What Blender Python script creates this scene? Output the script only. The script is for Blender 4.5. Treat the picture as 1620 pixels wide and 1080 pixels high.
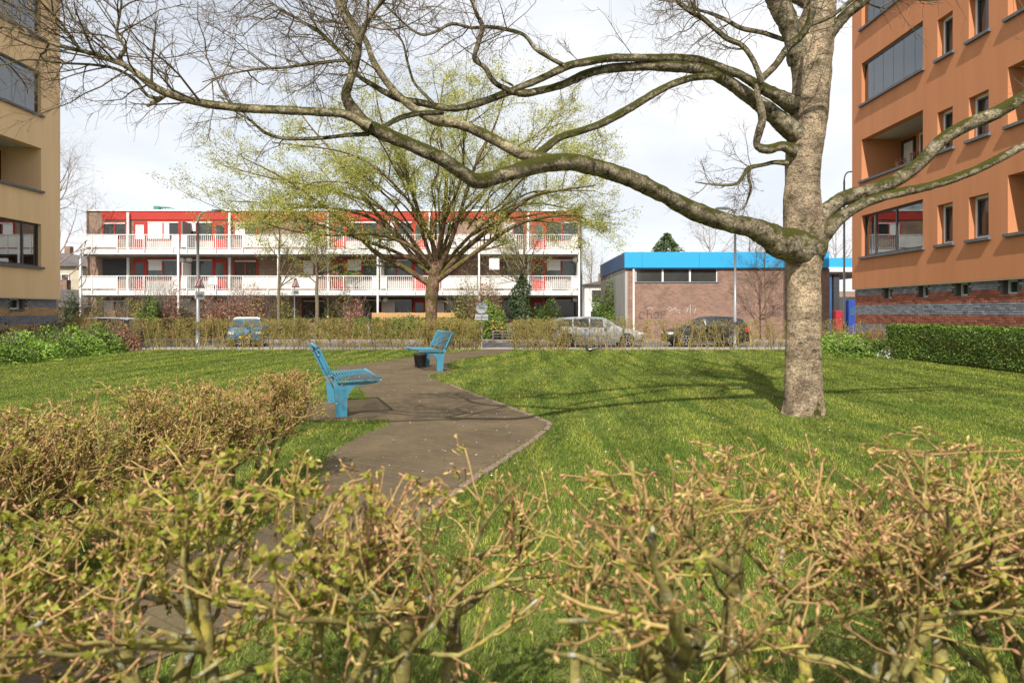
import bpy, math
import numpy as np
from mathutils import Vector

for o in list(bpy.data.objects):
    bpy.data.objects.remove(o)
SC = bpy.context.scene
COL = SC.collection

# ------------------------------------------------------------------ camera
H, FPX, CX, HY = 1.4, 1080.0, 810.0, 494.0
cam = bpy.data.cameras.new('camera')
cam.sensor_fit = 'HORIZONTAL'; cam.sensor_width = 36; cam.lens = 24
cam.shift_y = -(540 - HY) / 1620
cam.clip_start = 0.05; cam.clip_end = 3000
cam.dof.use_dof = True; cam.dof.focus_distance = 11.0; cam.dof.aperture_fstop = 3.5
camo = bpy.data.objects.new('camera', cam); COL.objects.link(camo)
camo.location = (0, 0, H); camo.rotation_euler = (math.radians(90), 0, 0)
SC.camera = camo

# ------------------------------------------------------------------ sky, sun, exposure
SUN_EL, SUN_AZ = math.radians(46), math.radians(11)      # light travels away from the camera, slightly to the right
w = bpy.data.worlds.new('World'); SC.world = w; w.use_nodes = True
nt = w.node_tree; nt.nodes.clear()
out = nt.nodes.new('ShaderNodeOutputWorld'); bg = nt.nodes.new('ShaderNodeBackground')
sky = nt.nodes.new('ShaderNodeTexSky'); sky.sky_type = 'NISHITA'; sky.sun_disc = False
sky.sun_elevation = SUN_EL; sky.sun_rotation = math.radians(180) + SUN_AZ
tc = nt.nodes.new('ShaderNodeTexCoord'); mp = nt.nodes.new('ShaderNodeMapping')
mp.inputs['Scale'].default_value = (1.0, 1.0, 2.6); mp.inputs['Location'].default_value = (0.3, 0.2, 0.55)
nz = nt.nodes.new('ShaderNodeTexNoise'); nz.inputs['Scale'].default_value = 2.3; nz.inputs['Detail'].default_value = 7
nz.inputs['Roughness'].default_value = 0.52
rp = nt.nodes.new('ShaderNodeValToRGB')
rp.color_ramp.elements[0].position = 0.36; rp.color_ramp.elements[0].color = (.66, .66, .66, 1)
rp.color_ramp.elements[1].position = 0.62; rp.color_ramp.elements[1].color = (1, 1, 1, 1)
nz2 = nt.nodes.new('ShaderNodeTexNoise'); nz2.inputs['Scale'].default_value = 4.0; nz2.inputs['Detail'].default_value = 6
rp2 = nt.nodes.new('ShaderNodeValToRGB')
rp2.color_ramp.elements[0].position = 0.3; rp2.color_ramp.elements[0].color = (6.5, 6.75, 7.2, 1)
rp2.color_ramp.elements[1].position = 0.7; rp2.color_ramp.elements[1].color = (8.3, 8.35, 8.5, 1)
mx = nt.nodes.new('ShaderNodeMix'); mx.data_type = 'RGBA'
L = nt.links.new
L(tc.outputs['Generated'], mp.inputs['Vector']); L(mp.outputs[0], nz.inputs['Vector']); L(mp.outputs[0], nz2.inputs['Vector'])
L(nz.outputs['Fac'], rp.inputs['Fac']); L(nz2.outputs['Fac'], rp2.inputs['Fac'])
L(rp.outputs['Color'], mx.inputs['Factor']); L(sky.outputs[0], mx.inputs['A']); L(rp2.outputs['Color'], mx.inputs['B'])
L(mx.outputs['Result'], bg.inputs['Color']); bg.inputs['Strength'].default_value = 0.1
L(bg.outputs[0], out.inputs['Surface'])
sl = bpy.data.lights.new('sun', 'SUN'); sl.energy = 4.9; sl.angle = math.radians(0.6); sl.color = (1, .95, .87)
so = bpy.data.objects.new('sun', sl); COL.objects.link(so)
sd = Vector((math.sin(SUN_AZ) * math.cos(SUN_EL), math.cos(SUN_AZ) * math.cos(SUN_EL), -math.sin(SUN_EL)))
so.rotation_euler = sd.to_track_quat('-Z', 'Y').to_euler(); so.location = (-10, -30, 30)
SC.view_settings.view_transform = 'Standard'; SC.view_settings.look = 'None'
SC.view_settings.gamma = 1; SC.view_settings.exposure = 0.46
SC.render.engine = 'CYCLES'
SC.cycles.max_bounces = 6; SC.cycles.transparent_max_bounces = 12; SC.cycles.use_denoising = True
SC.cycles.diffuse_bounces = 3; SC.cycles.glossy_bounces = 3; SC.cycles.caustics_reflective = False; SC.cycles.caustics_refractive = False

# ------------------------------------------------------------------ helpers
RNG = np.random.default_rng(11)
def P(px, py, Y): return np.array(((px - CX) * Y / FPX, Y, H - (py - HY) * Y / FPX))
def G(px, py, z=0.0):
    Y = (H - z) * FPX / (py - HY); return np.array(((px - CX) * Y / FPX, Y, z))
def unit(v): return v / np.maximum(np.linalg.norm(v, axis=-1, keepdims=True), 1e-9)

def col(c, a=1): return (c[0], c[1], c[2], a)
class NT:
    def __init__(s, name):
        s.m = bpy.data.materials.new(name); s.m.use_nodes = True
        s.t = s.m.node_tree; s.t.nodes.clear()
        s.o = s.t.nodes.new('ShaderNodeOutputMaterial')
    def n(s, kind, **kw):
        x = s.t.nodes.new('ShaderNode' + kind)
        for k, v in kw.items():
            if k.startswith('_'): setattr(x, k[1:], v)
            else: x.inputs[k.replace('__', ' ')].default_value = v
        return x
    def l(s, a, b): s.t.links.new(a, b)
    def coord(s, scale=(1, 1, 1), kind='Object'):
        c = s.n('TexCoord'); m = s.n('Mapping'); m.inputs['Scale'].default_value = scale
        s.l(c.outputs[kind], m.inputs['Vector']); return m.outputs[0]
    def noise(s, vec, scale, detail=5, rough=.55):
        x = s.n('TexNoise', Scale=scale, Detail=detail, Roughness=rough); s.l(vec, x.inputs['Vector']); return x.outputs['Fac']
    def ramp(s, fac, stops):
        r = s.n('ValToRGB'); e = r.color_ramp.elements
        while len(e) < len(stops): e.new(0.5)
        for i, (p, c) in enumerate(stops):
            e[i].position = p; e[i].color = c if len(c) == 4 else col(c)
        s.l(fac, r.inputs['Fac']); return r.outputs['Color']
    def mix(s, fac, a, b, mode='MIX'):
        x = s.n('Mix', _data_type='RGBA', _blend_type=mode)
        for sock, v in (('Factor', fac), ('A', a), ('B', b)):
            if isinstance(v, (int, float)): x.inputs[sock].default_value = v
            elif isinstance(v, tuple): x.inputs[sock].default_value = col(v)
            else: s.l(v, x.inputs[sock])
        return x.outputs['Result']
    def bump(s, h, strength=.4, dist=.01):
        b = s.n('Bump', Strength=strength, Distance=dist); s.l(h, b.inputs['Height']); return b.outputs[0]
    def pr(s, color, rough=.8, spec=.3, metal=0, normal=None):
        p = s.n('BsdfPrincipled', Metallic=metal)
        p.inputs['Specular IOR Level'].default_value = spec
        if isinstance(color, tuple): p.inputs['Base Color'].default_value = col(color)
        else: s.l(color, p.inputs['Base Color'])
        if isinstance(rough, (int, float)): p.inputs['Roughness'].default_value = rough
        else: s.l(rough, p.inputs['Roughness'])
        if normal is not None: s.l(normal, p.inputs['Normal'])
        return p
    def done(s, sh): s.l(sh.outputs[0], s.o.inputs['Surface']); return s.m

def mk(name, c1, c2=None, scale=3, rough=.8, bump=0, bscale=60, bdist=.006, spec=.3, metal=0, stretch=(1, 1, 1), island=0, lo=.35, hi=.65, c3=None, s3=1):
    t = NT(name); v = t.coord(stretch)
    c2 = c2 or tuple(x * .8 for x in c1)
    c = t.ramp(t.noise(v, scale, 7, .6), [(lo, c1), (hi, c2)])
    if c3: c = t.mix(t.ramp(t.noise(v, s3, 5, .6), [(.52, (0, 0, 0)), (.66, (1, 1, 1))]), c, c3)
    if island:
        g = t.n('NewGeometry'); r = t.ramp(g.outputs['Random Per Island'], [(0, (1 - island,) * 3), (1, (1 + island,) * 3)])
        c = t.mix(1.0, c, r, 'MULTIPLY')
    nb = t.bump(t.noise(v, bscale, 6, .6), bump, bdist) if bump else None
    return t.done(t.pr(c, rough, spec, metal, nb))

def leafm(name, c1, c2, trans=.3, rough=.55, c3=None):
    t = NT(name); g = t.n('NewGeometry')
    st = [(0, c1), (1, c2)] if c3 is None else [(0, c1), (.6, c2), (1, c3)]
    c = t.ramp(g.outputs['Random Per Island'], st)
    p = t.pr(c, rough, .25); tr = t.n('BsdfTranslucent'); t.l(c, tr.inputs['Color'])
    m = t.n('MixShader', Fac=trans); t.l(p.outputs[0], m.inputs[1]); t.l(tr.outputs[0], m.inputs[2])
    return t.done(m)

def brickm(name, c1, c2, mortar, axis='x', bw=.21, rh=.065, bump=.6, var=None):
    t = NT(name); c = t.n('TexCoord'); sp = t.n('SeparateXYZ'); t.l(c.outputs['Object'], sp.inputs[0])
    cb = t.n('CombineXYZ'); t.l(sp.outputs['X' if axis == 'x' else 'Y'], cb.inputs[0]); t.l(sp.outputs['Z'], cb.inputs[1])
    b = t.n('TexBrick', Scale=1.0); b.inputs['Brick Width'].default_value = bw; b.inputs['Row Height'].default_value = rh
    b.inputs['Mortar Size'].default_value = .008; b.inputs['Mortar Smooth'].default_value = .2; b.inputs['Bias'].default_value = -.1
    b.inputs['Color1'].default_value = col(c1); b.inputs['Color2'].default_value = col(c2); b.inputs['Mortar'].default_value = col(mortar)
    t.l(cb.outputs[0], b.inputs['Vector'])
    v = t.coord(); n = t.noise(v, 1.3, 6, .65)
    cc = t.mix(1.0, b.outputs['Color'], t.ramp(n, [(.3, (.72, .72, .74)), (.7, (1.18, 1.15, 1.1))]), 'MULTIPLY')
    return t.done(t.pr(cc, .88, .2, 0, t.bump(b.outputs['Fac'], -bump, .006)))

def glassm(name, tint=(.75, .8, .82), refl=1.0):
    t = NT(name); f = t.n('Fresnel', IOR=2.5); tr = t.n('BsdfTransparent'); tr.inputs['Color'].default_value = col(tint)
    gl = t.n('BsdfGlossy', Roughness=.015); gl.inputs['Color'].default_value = (.9, .93, .95, 1)
    m = t.n('MixShader'); t.l(f.outputs[0], m.inputs[0]); t.l(tr.outputs[0], m.inputs[1]); t.l(gl.outputs[0], m.inputs[2])
    return t.done(m)

class MB:
    """collects solids; build() links them as ONE mesh object"""
    def __init__(s): s.v = []; s.f = []
    def add(s, vs, fs):
        o = len(s.v); s.v.extend([tuple(map(float, p)) for p in vs]); s.f.extend([tuple(i + o for i in f) for f in fs]); return s
    def box(s, x0, x1, y0, y1, z0, z1):
        return s.add([(x0, y0, z0), (x1, y0, z0), (x1, y1, z0), (x0, y1, z0), (x0, y0, z1), (x1, y0, z1), (x1, y1, z1), (x0, y1, z1)],
                     [(0, 3, 2, 1), (4, 5, 6, 7), (0, 1, 5, 4), (1, 2, 6, 5), (2, 3, 7, 6), (3, 0, 4, 7)])
    def bevbox(s, x0, x1, y0, y1, z0, z1, b=.01):
        xs, ys, zs = (x0, x1), (y0, y1), (z0, z1)
        vs = []
        def pt(i, j, k, ax):
            p = [xs[i], ys[j], zs[k]]
            for a, (q, lim) in enumerate(zip((i, j, k), (xs, ys, zs))):
                if a != ax: p[a] += b if q == 0 else -b
            return p
        idx = {}
        for i in (0, 1):
            for j in (0, 1):
                for k in (0, 1):
                    for ax in range(3):
                        idx[i, j, k, ax] = len(vs); vs.append(pt(i, j, k, ax))
        fs = []
        for ax in range(3):
            a1, a2 = [a for a in range(3) if a != ax]
            for sde in (0, 1):
                q = []
                for (u, w_) in ((0, 0), (1, 0), (1, 1), (0, 1)):
                    c = [0, 0, 0]; c[ax] = sde; c[a1] = u; c[a2] = w_
                    q.append(idx[c[0], c[1], c[2], ax])
                fs.append(tuple(q))
            for u in (0, 1):
                for w_ in (0, 1):
                    c0 = [0, 0, 0]; c1 = [0, 0, 0]; c0[ax] = 0; c1[ax] = 1
                    c0[a1] = c1[a1] = u; c0[a2] = c1[a2] = w_
                    fs.append((idx[(*c0, a1)], idx[(*c1, a1)], idx[(*c1, a2)], idx[(*c0, a2)]))
        for i in (0, 1):
            for j in (0, 1):
                for k in (0, 1): fs.append(tuple(idx[i, j, k, a] for a in range(3)))
        return s.add(vs, fs)
    def prism(s, poly, lo, hi, axis=1):
        """extrude a 2-D polygon; axis = the extrusion axis (0 x: poly is y,z; 1 y: poly is x,z; 2 z: poly is x,y)"""
        n = len(poly)
        def pt(p, t): return (t, p[0], p[1]) if axis == 0 else (p[0], t, p[1]) if axis == 1 else (p[0], p[1], t)
        vs = [pt(p, lo) for p in poly] + [pt(p, hi) for p in poly]
        return s.add(vs, [tuple(range(n)), tuple(range(2 * n - 1, n - 1, -1))] + [(i, (i + 1) % n, n + (i + 1) % n, n + i) for i in range(n)])
    def cyl(s, a, b, r0, r1=None, k=10):
        r1 = r0 if r1 is None else r1
        a, b = np.array(a, float), np.array(b, float); t = unit(b - a)
        u = unit(np.cross(t, (0, 0, 1) if abs(t[2]) < .9 else (1, 0, 0))); w_ = np.cross(t, u)
        an = np.arange(k) * 2 * math.pi / k
        ring = np.cos(an)[:, None] * u + np.sin(an)[:, None] * w_
        vs = list(a + ring * r0) + list(b + ring * r1)
        return s.add(vs, [tuple(range(k)), tuple(range(2 * k - 1, k - 1, -1))] + [(i, (i + 1) % k, k + (i + 1) % k, k + i) for i in range(k)])
    def path(s, pts, r, k=8):
        pts = [np.array(p, float) for p in pts]; r = r if hasattr(r, '__len__') else [r] * len(pts)
        v, q = tubes(np.array(pts)[None], np.array(r)[None], k)
        n = len(pts)
        return s.add(v.reshape(-1, 3), [tuple(x) for x in q] + [tuple(range(k)), tuple(range(n * k - 1, n * k - k - 1, -1))])
    def lathe(s, prof, c=(0, 0, 0), k=16):
        vs = []; fs = []
        for r, z in prof:
            for i in range(k):
                a = i * 2 * math.pi / k; vs.append((c[0] + r * math.cos(a), c[1] + r * math.sin(a), c[2] + z))
        for j in range(len(prof) - 1):
            for i in range(k): fs.append((j * k + i, j * k + (i + 1) % k, (j + 1) * k + (i + 1) % k, (j + 1) * k + i))
        fs.append(tuple(range(k))); fs.append(tuple(range(len(prof) * k - 1, (len(prof) - 1) * k - 1, -1)))
        return s.add(vs, fs)
    def quad(s, a, b, c, d): return s.add([a, b, c, d], [(0, 1, 2, 3)])
    def build(s, name, mat, parent=None, smooth=False, kind=None):
        me = bpy.data.meshes.new(name); me.from_pydata(s.v, [], s.f); me.update()
        if smooth: me.shade_smooth()
        return link(name, me, mat, parent, kind)

def link(name, me, mat, parent=None, kind=None):
    if mat is not None and not me.materials: me.materials.append(mat)
    o = bpy.data.objects.new(name, me); COL.objects.link(o)
    if parent is not None:
        o.parent = parent
    if kind: o['kind'] = kind
    return o

LABELS = set()
def tag(o, label=None, cat=None, group=None, kind=None):
    if label: o['label'] = label
    if cat: o['category'] = cat
    if group: o['group'] = group
    if kind: o['kind'] = kind
    return o
def thing(name, label, cat, loc=(0, 0, 0), rz=0, group=None):
    o = bpy.data.objects.new(name, None); COL.objects.link(o); o.empty_display_size = .2
    o.location = loc; o.rotation_euler = (0, 0, rz)
    return tag(o, label, cat, group)

def tubes(pts, rad, k):
    """pts (N,n,3), rad (N,n) -> verts (N*n*k,3), quads"""
    N, n, _ = pts.shape
    t = unit(np.gradient(pts, axis=1))
    mt = unit(pts[:, -1] - pts[:, 0] + 1e-6)
    ref = np.where(np.abs(mt[:, 2:3]) < .8, np.array([[0, 0, 1.]]), np.array([[1., 0, 0]]))
    u = unit(np.cross(t, np.repeat(ref[:, None], n, 1))); w_ = np.cross(t, u)
    an = np.arange(k) * 2 * math.pi / k
    ring = np.cos(an)[None, None, :, None] * u[:, :, None] + np.sin(an)[None, None, :, None] * w_[:, :, None]
    v = (pts[:, :, None] + ring * rad[:, :, None, None]).reshape(-1, 3)
    base = (np.arange(N) * n * k)[:, None, None] + (np.arange(n - 1) * k)[None, :, None]
    i = np.arange(k)[None, None]; j = (np.arange(k) + 1) % k; j = j[None, None]
    q = np.stack([base + i, base + j, base + k + j, base + k + i], -1).reshape(-1, 4)
    return v, q

def npmesh(name, verts, faces, mat, parent=None, smooth=False, kind=None):
    verts = np.asarray(verts, np.float32); faces = np.asarray(faces, np.int32)
    me = bpy.data.meshes.new(name); nf, m = faces.shape
    me.vertices.add(len(verts)); me.vertices.foreach_set('co', verts.ravel())
    me.loops.add(nf * m); me.loops.foreach_set('vertex_index', faces.ravel())
    me.polygons.add(nf); me.polygons.foreach_set('loop_start', np.arange(nf, dtype=np.int32) * m)
    try: me.polygons.foreach_set('loop_total', np.full(nf, m, np.int32))
    except Exception: pass
    if smooth: me.polygons.foreach_set('use_smooth', np.ones(nf, bool))
    me.update(calc_edges=True)
    return link(name, me, mat, parent, kind)

class Geo:
    def __init__(s): s.v = []; s.f = []; s.n = 0
    def add(s, v, f): s.v.append(v); s.f.append(f + s.n); s.n += len(v)
    def tubes(s, pts, rad, k=4):
        if len(pts): s.add(*tubes(pts, rad, k))
    def build(s, name, mat, parent=None, smooth=True, kind=None):
        return npmesh(name, np.concatenate(s.v), np.concatenate(s.f), mat, parent, smooth, kind)

def grow(S, D, Ln, n, wig, up=0.0, rng=RNG):
    S = np.array(S, float); d = unit(np.array(D, float)); out_ = [S]
    for i in range(n - 1):
        d = unit(d + rng.normal(0, wig, S.shape) + np.array([0, 0, up]))
        S = S + d * (np.asarray(Ln) / (n - 1))[:, None]; out_.append(S)
    return np.stack(out_, 1)
def taper(r0, n, end=.35): return np.asarray(r0)[:, None] * np.linspace(1, end, n)[None]
def kids(pts, rad, k, t0=.2, t1=1.0, a0=25, a1=65, rr=(.4, .65), rng=RNG, flat=0.0):
    N, n, _ = pts.shape
    t = rng.uniform(t0, t1, (N, k)) * (n - 1); i = np.minimum(t.astype(int), n - 2); f = (t - i)[..., None]
    ar = np.arange(N)[:, None]
    p = pts[ar, i] * (1 - f) + pts[ar, i + 1] * f
    tan = unit(pts[ar, i + 1] - pts[ar, i]); rv = rng.normal(0, 1, tan.shape)
    if flat: rv[..., 2] *= (1 - flat)
    perp = unit(rv - (rv * tan).sum(-1, keepdims=True) * tan)
    a = np.radians(rng.uniform(a0, a1, (N, k)))[..., None]
    d = np.cos(a) * tan + np.sin(a) * perp
    r = (rad[ar, i] * (1 - f[..., 0]) + rad[ar, i + 1] * f[..., 0]) * rng.uniform(rr[0], rr[1], (N, k))
    return p.reshape(-1, 3), d.reshape(-1, 3), r.ravel()
def leaves(c, size, nrm=None, rng=RNG, ratio=.5, fold=.25, dirs=None):
    """folded diamond per centre: (N,4 verts) as two triangles sharing the rib -> 4 verts, 2 tris"""
    N = len(c); size = np.broadcast_to(size, (N,))[:, None]
    d = unit(rng.normal(0, 1, (N, 3))) if dirs is None else unit(dirs)
    nn = unit(rng.normal(0, 1, (N, 3)) if nrm is None else nrm + rng.normal(0, .45, (N, 3)))
    s_ = unit(np.cross(d, nn)); nn = np.cross(s_, d)
    b = c - d * size * .5; tp = c + d * size * .5
    l = c + s_ * size * ratio * .5 + nn * size * fold * .3; r = c - s_ * size * ratio * .5 + nn * size * fold * .3
    v = np.stack([b, l, tp, r], 1).reshape(-1, 3)
    o = np.arange(N)[:, None] * 4
    f = np.concatenate([o + np.array([[0, 2, 1]]), o + np.array([[0, 3, 2]])], 0)
    return v, f
_k = np.random.default_rng(5).normal(0, 1, (24, 3)); _ph = np.random.default_rng(6).uniform(0, 6.28, 24)
def fbm(p, s=1.0, o=3):
    r = 0; a = 1
    for j in range(o):
        r = r + a * np.sin((p * s) @ _k[j * 8:j * 8 + 8].T + _ph[j * 8:j * 8 + 8]).sum(-1) / 5; s *= 2.1; a *= .5
    return r
def resample(pts, m):
    """Catmull-Rom through rows of pts (any columns), m points"""
    p = np.array(pts, float); p = np.vstack([2 * p[0] - p[1], p, 2 * p[-1] - p[-2]])
    n = len(p) - 3; t = np.linspace(0, n - 1e-6, m); i = t.astype(int); f = (t - i)[:, None]
    a, b, c, d = p[i], p[i + 1], p[i + 2], p[i + 3]
    return .5 * (2 * b + (c - a) * f + (2 * a - 5 * b + 4 * c - d) * f ** 2 + (3 * b - a - 3 * c + d) * f ** 3)
def inpoly(xy, poly):
    x, y = xy[:, 0], xy[:, 1]; r = np.zeros(len(x), bool); n = len(poly); j = n - 1
    for i in range(n):
        xi, yi = poly[i]; xj, yj = poly[j]
        c = ((yi > y) != (yj > y)) & (x < (xj - xi) * (y - yi) / (yj - yi + 1e-12) + xi); r ^= c; j = i
    return r
# ------------------------------------------------------------------ materials
M = {}
def lawn_mat():
    t = NT('lawn'); v = t.coord()
    c = t.ramp(t.noise(v, 2.2, 8, .65), [(.3, (.06, .075, .018)), (.55, (.10, .115, .028)), (.75, (.16, .15, .05))])
    return t.done(t.pr(c, .95, .1, 0, t.bump(t.noise(v, 70, 5), .6, .02)))
M['lawn'] = lawn_mat()
def path_mat():
    t = NT('path'); v = t.coord()
    c = t.ramp(t.noise(v, 1.1, 8, .7), [(.3, (.088, .066, .042)), (.55, (.128, .096, .060)), (.75, (.165, .122, .078))])
    moss = t.ramp(t.noise(v, 2.7, 8, .75), [(.5, (0, 0, 0)), (.72, (.75, .75, .75))])
    c = t.mix(moss, c, (.135, .12, .055))
    pv = t.n('Mapping'); pv.inputs['Rotation'].default_value = (0, 0, .62); t.l(v, pv.inputs['Vector']); bk_ = t.n('TexBrick', Scale=1.0); t.l(pv.outputs[0], bk_.inputs['Vector'])
    for kk, vl in (('Brick Width', .2), ('Row Height', .1), ('Mortar Size', .006), ('Mortar Smooth', .5), ('Bias', 0)): bk_.inputs[kk].default_value = vl
    bk_.inputs['Color1'].default_value = (1.1, 1.05, 1, 1); bk_.inputs['Color2'].default_value = (.86, .88, .9, 1); bk_.inputs['Mortar'].default_value = (.62, .66, .5, 1)
    c = t.mix(.8, c, bk_.outputs['Color'], 'MULTIPLY')
    grit = t.ramp(t.noise(v, 140, 3, .7), [(.38, (.68, .68, .68)), (.66, (1.3, 1.28, 1.22))])
    c = t.mix(1.0, c, grit, 'MULTIPLY')
    return t.done(t.pr(c, .92, .15, 0, t.bump(t.noise(v, 90, 6, .7), .7, .006)))
M['path'] = path_mat()
M['edging'] = mk('edging', (.24, .16, .125), (.17, .12, .095), 9, .9, .4, 90, island=.2)
M['asphalt'] = mk('asphalt', (.1, .095, .09), (.14, .13, .12), 1.2, .9, .5, 120)
M['paving'] = mk('paving', (.30, .25, .22), (.24, .20, .18), 2.5, .9, .3, 60)
M['kerb'] = mk('kerb', (.3, .29, .27), (.22, .21, .2), 3, .9, .3, 60)
M['earth'] = mk('earth', (.07, .05, .035), (.12, .09, .06), 4, .95, .6, 30, .02)
M['ground'] = mk('ground', (.11, .11, .06), (.16, .14, .09), .6, .95, .3, 20)
M['tan'] = mk('stucco_tan', (.80, .555, .315), (.70, .48, .265), 1.6, .92, .25, 220, .002, stretch=(1.4, 1.4, .14), lo=.3, hi=.75)
M['tan_soffit'] = mk('tan_soffit', (.40, .37, .30), None, 2, .9)
M['orange'] = mk('stucco_orange', (.56, .235, .11), (.48, .195, .088), 1.6, .92, .25, 220, .002, stretch=(1.4, 1.4, .14), lo=.3, hi=.75)
M['orange_in'] = mk('stucco_orange_inner', (.56, .24, .10), (.53, .225, .095), 1, .92)
M['soffit'] = mk('soffit', (.55, .52, .44), (.5, .47, .4), 2, .9)
M['sill'] = mk('sill_stone', (.15, .15, .16), (.11, .11, .12), 6, .7, .2, 120)
M['dark_frame'] = mk('dark_frame', (.06, .055, .055), None, 4, .45, spec=.4)
M['white'] = mk('white_paint', (.78, .78, .76), (.7, .7, .68), 2, .6, .1, 60)
M['offwhite'] = mk('offwhite_panel', (.76, .74, .70), (.66, .64, .60), 1.4, .6)
M['slab'] = mk('slab_white', (.74, .74, .73), (.58, .58, .57), 2.2, .8, .2, 60, stretch=(.4, 1, 1))
M['red'] = mk('red_paint', (.42, .035, .022), (.36, .03, .02), 1.5, .55, spec=.4)
M['darkred'] = mk('darkred_frame', (.10, .012, .014), None, 3, .5)
M['brick_tan'] = brickm('brick_brown', (.30, .19, .13), (.22, .135, .095), (.28, .24, .2), 'x')
M['brick_hall'] = brickm('brick_hall', (.29, .16, .115), (.17, .095, .07), (.30, .26, .22), 'x', .22, .07)
M['brick_red'] = mk('brick_red', (.37, .13, .08), (.29, .105, .068), 12, .9, .6, 120, .004, island=.28)
M['brick_grey'] = mk('brick_grey', (.20, .21, .24), (.27, .275, .30), 14, .85, .7, 120, .004, island=.25)
M['brick_ochre'] = mk('brick_ochre', (.46, .29, .15), (.38, .24, .125), 12, .9, .6, 120, .004, island=.2)
M['brick_bluegrey'] = mk('brick_bluegrey', (.17, .175, .2), (.22, .225, .245), 14, .85, .6, 120, .004, island=.2)
M['mortar'] = mk('mortar', (.12, .11, .105), None, 5, .95)
M['concrete'] = mk('concrete', (.40, .39, .36), (.33, .32, .29), 1.5, .9, .3, 40, stretch=(1, 1, .25))
M['blue'] = mk('blue_cladding', (.03, .34, .64), (.03, .325, .615), 1, .45, spec=.4)
M['navy'] = mk('navy_cladding', (.04, .10, .22), (.035, .085, .19), 1, .45)
M['pane'] = mk('pane_dark', (.03, .035, .035), (.05, .055, .05), .6, .06, spec=.6)
M['pane_green'] = mk('pane_green', (.10, .125, .11), (.06, .075, .07), .5, .08, spec=.6)
M['blind'] = mk('blind', (.74, .74, .71), (.66, .66, .63), 1, .7, stretch=(.2, 1, 6))
M['curtain'] = mk('curtain', (.5, .5, .47), (.36, .36, .34), 2, .9, stretch=(14, 14, .3))
M['shutter'] = mk('shutter', (.055, .055, .06), (.04, .04, .045), 2, .6, stretch=(.3, 1, 12))
M['galv'] = mk('galvanised', (.30, .31, .32), (.25, .26, .27), 3, .45, metal=.4)
M['glass'] = glassm('glass')
M['glass_loggia'] = glassm('glass_loggia', (.62, .68, .72))
M['wood'] = mk('light_wood', (.60, .36, .15), (.5, .29, .12), 2, .8, .2, 60, stretch=(6, 6, .5), island=.15)
M['wood_grey'] = mk('weathered_wood', (.22, .19, .17), (.15, .13, .12), 3, .9, .3, 60, stretch=(8, 8, .5), island=.15)
M['rust'] = mk('red_screen', (.38, .06, .04), None, 2, .7)

# ------------------------------------------------------------------ ground, lawn, path, road
def struct(name, o): o['kind'] = 'structure'; return o
b = MB(); b.box(-900, 900, -300, 1800, -.9, -.42); struct('ground', b.build('ground', M['ground']))
LAWN_END = 25.6
n1, n2 = 90, 60
gx, gy = np.meshgrid(np.linspace(-40, 40, n1), np.linspace(-8, LAWN_END, n2), indexing='ij')
gz = -.004 + 0 * gx
gv = np.stack([gx, gy, gz], -1).reshape(-1, 3)
ii = (np.arange(n1 - 1)[:, None] * n2 + np.arange(n2 - 1)[None]).ravel()
lw = npmesh('lawn', gv, np.stack([ii, ii + n2, ii + n2 + 1, ii + 1], -1), M['lawn'], smooth=True); lw['kind'] = 'structure'
b = MB(); b.box(-40, 40, LAWN_END, LAWN_END + .25, -.4, -.012); struct('', b.build('lawn_edge', M['earth']))
b = MB(); b.box(-70, 70, LAWN_END + .25, 29.0, -.4, -.09); struct('', b.build('pavement', M['paving']))
b = MB()
for i in range(-60, 60): b.bevbox(i * 1.0 + .004, i + .996, 29.0, 29.15, -.4, -.082, .012)
struct('', b.build('kerb', M['kerb']))
b = MB(); b.box(-90, 90, 29.15, 37.5, -.45, -.26); struct('', b.build('road', M['asphalt']))
b = MB(); b.box(-90, 90, 37.5, 39.0, -.45, -.14); struct('', b.build('far_pavement', M['paving']))
b = MB(); b.box(-90, 90, 39.0, 90, -.45, -.2); struct('', b.build('garden_ground', M['earth']))

PATH = [(-5.5, 2.75), (-3.1, 2.85), (-2.3, 3.3), (-1.62, 4.3), (-1.55, 5.4), (-1.83, 6.78), (-1.72, 7.64), (-1.53, 8.5), (-1.6, 8.9),
        (-2.5, 8.78), (-3.2, 9.2), (-3.3, 10.6), (-2.7, 10.96), (-2.28, 10.9), (-2.55, 11.8), (-3.06, 13.26), (-3.8, 15.4), (-4.56, 17.6), (-4.06, 18.4), (-3.55, 20.2), (-3.19, 21),
        (-2.6, 22.6), (-2.0, 24), (-1.2, 24.8), (-1.1, 25.9), (-.02, 25.9), (-.05, 24.4), (-.63, 22.6), (-1.3, 20.9), (-1.75, 19.4), (-1.7, 17.9), (-1.45, 16.4), (-1.55, 15.6), (-1.94, 15.2),
        (-1.2, 13.15), (-.67, 11.6), (-.3, 10.7), (.06, 9.7), (.32, 9.0), (.43, 8.7), (.44, 8.45), (.36, 8.05), (.14, 7.3), (-.12, 6.45), (-.37, 5.68), (-.71, 4.5), (-.95, 3.82), (-1.2, 3.1), (-1.7, 2.3), (-5.5, 1.5)]
b = MB(); nP = len(PATH); b.add([(x, y, .004) for x, y in PATH], [tuple(range(nP))[::-1]])
path = struct('', b.build('path', M['path']))
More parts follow.
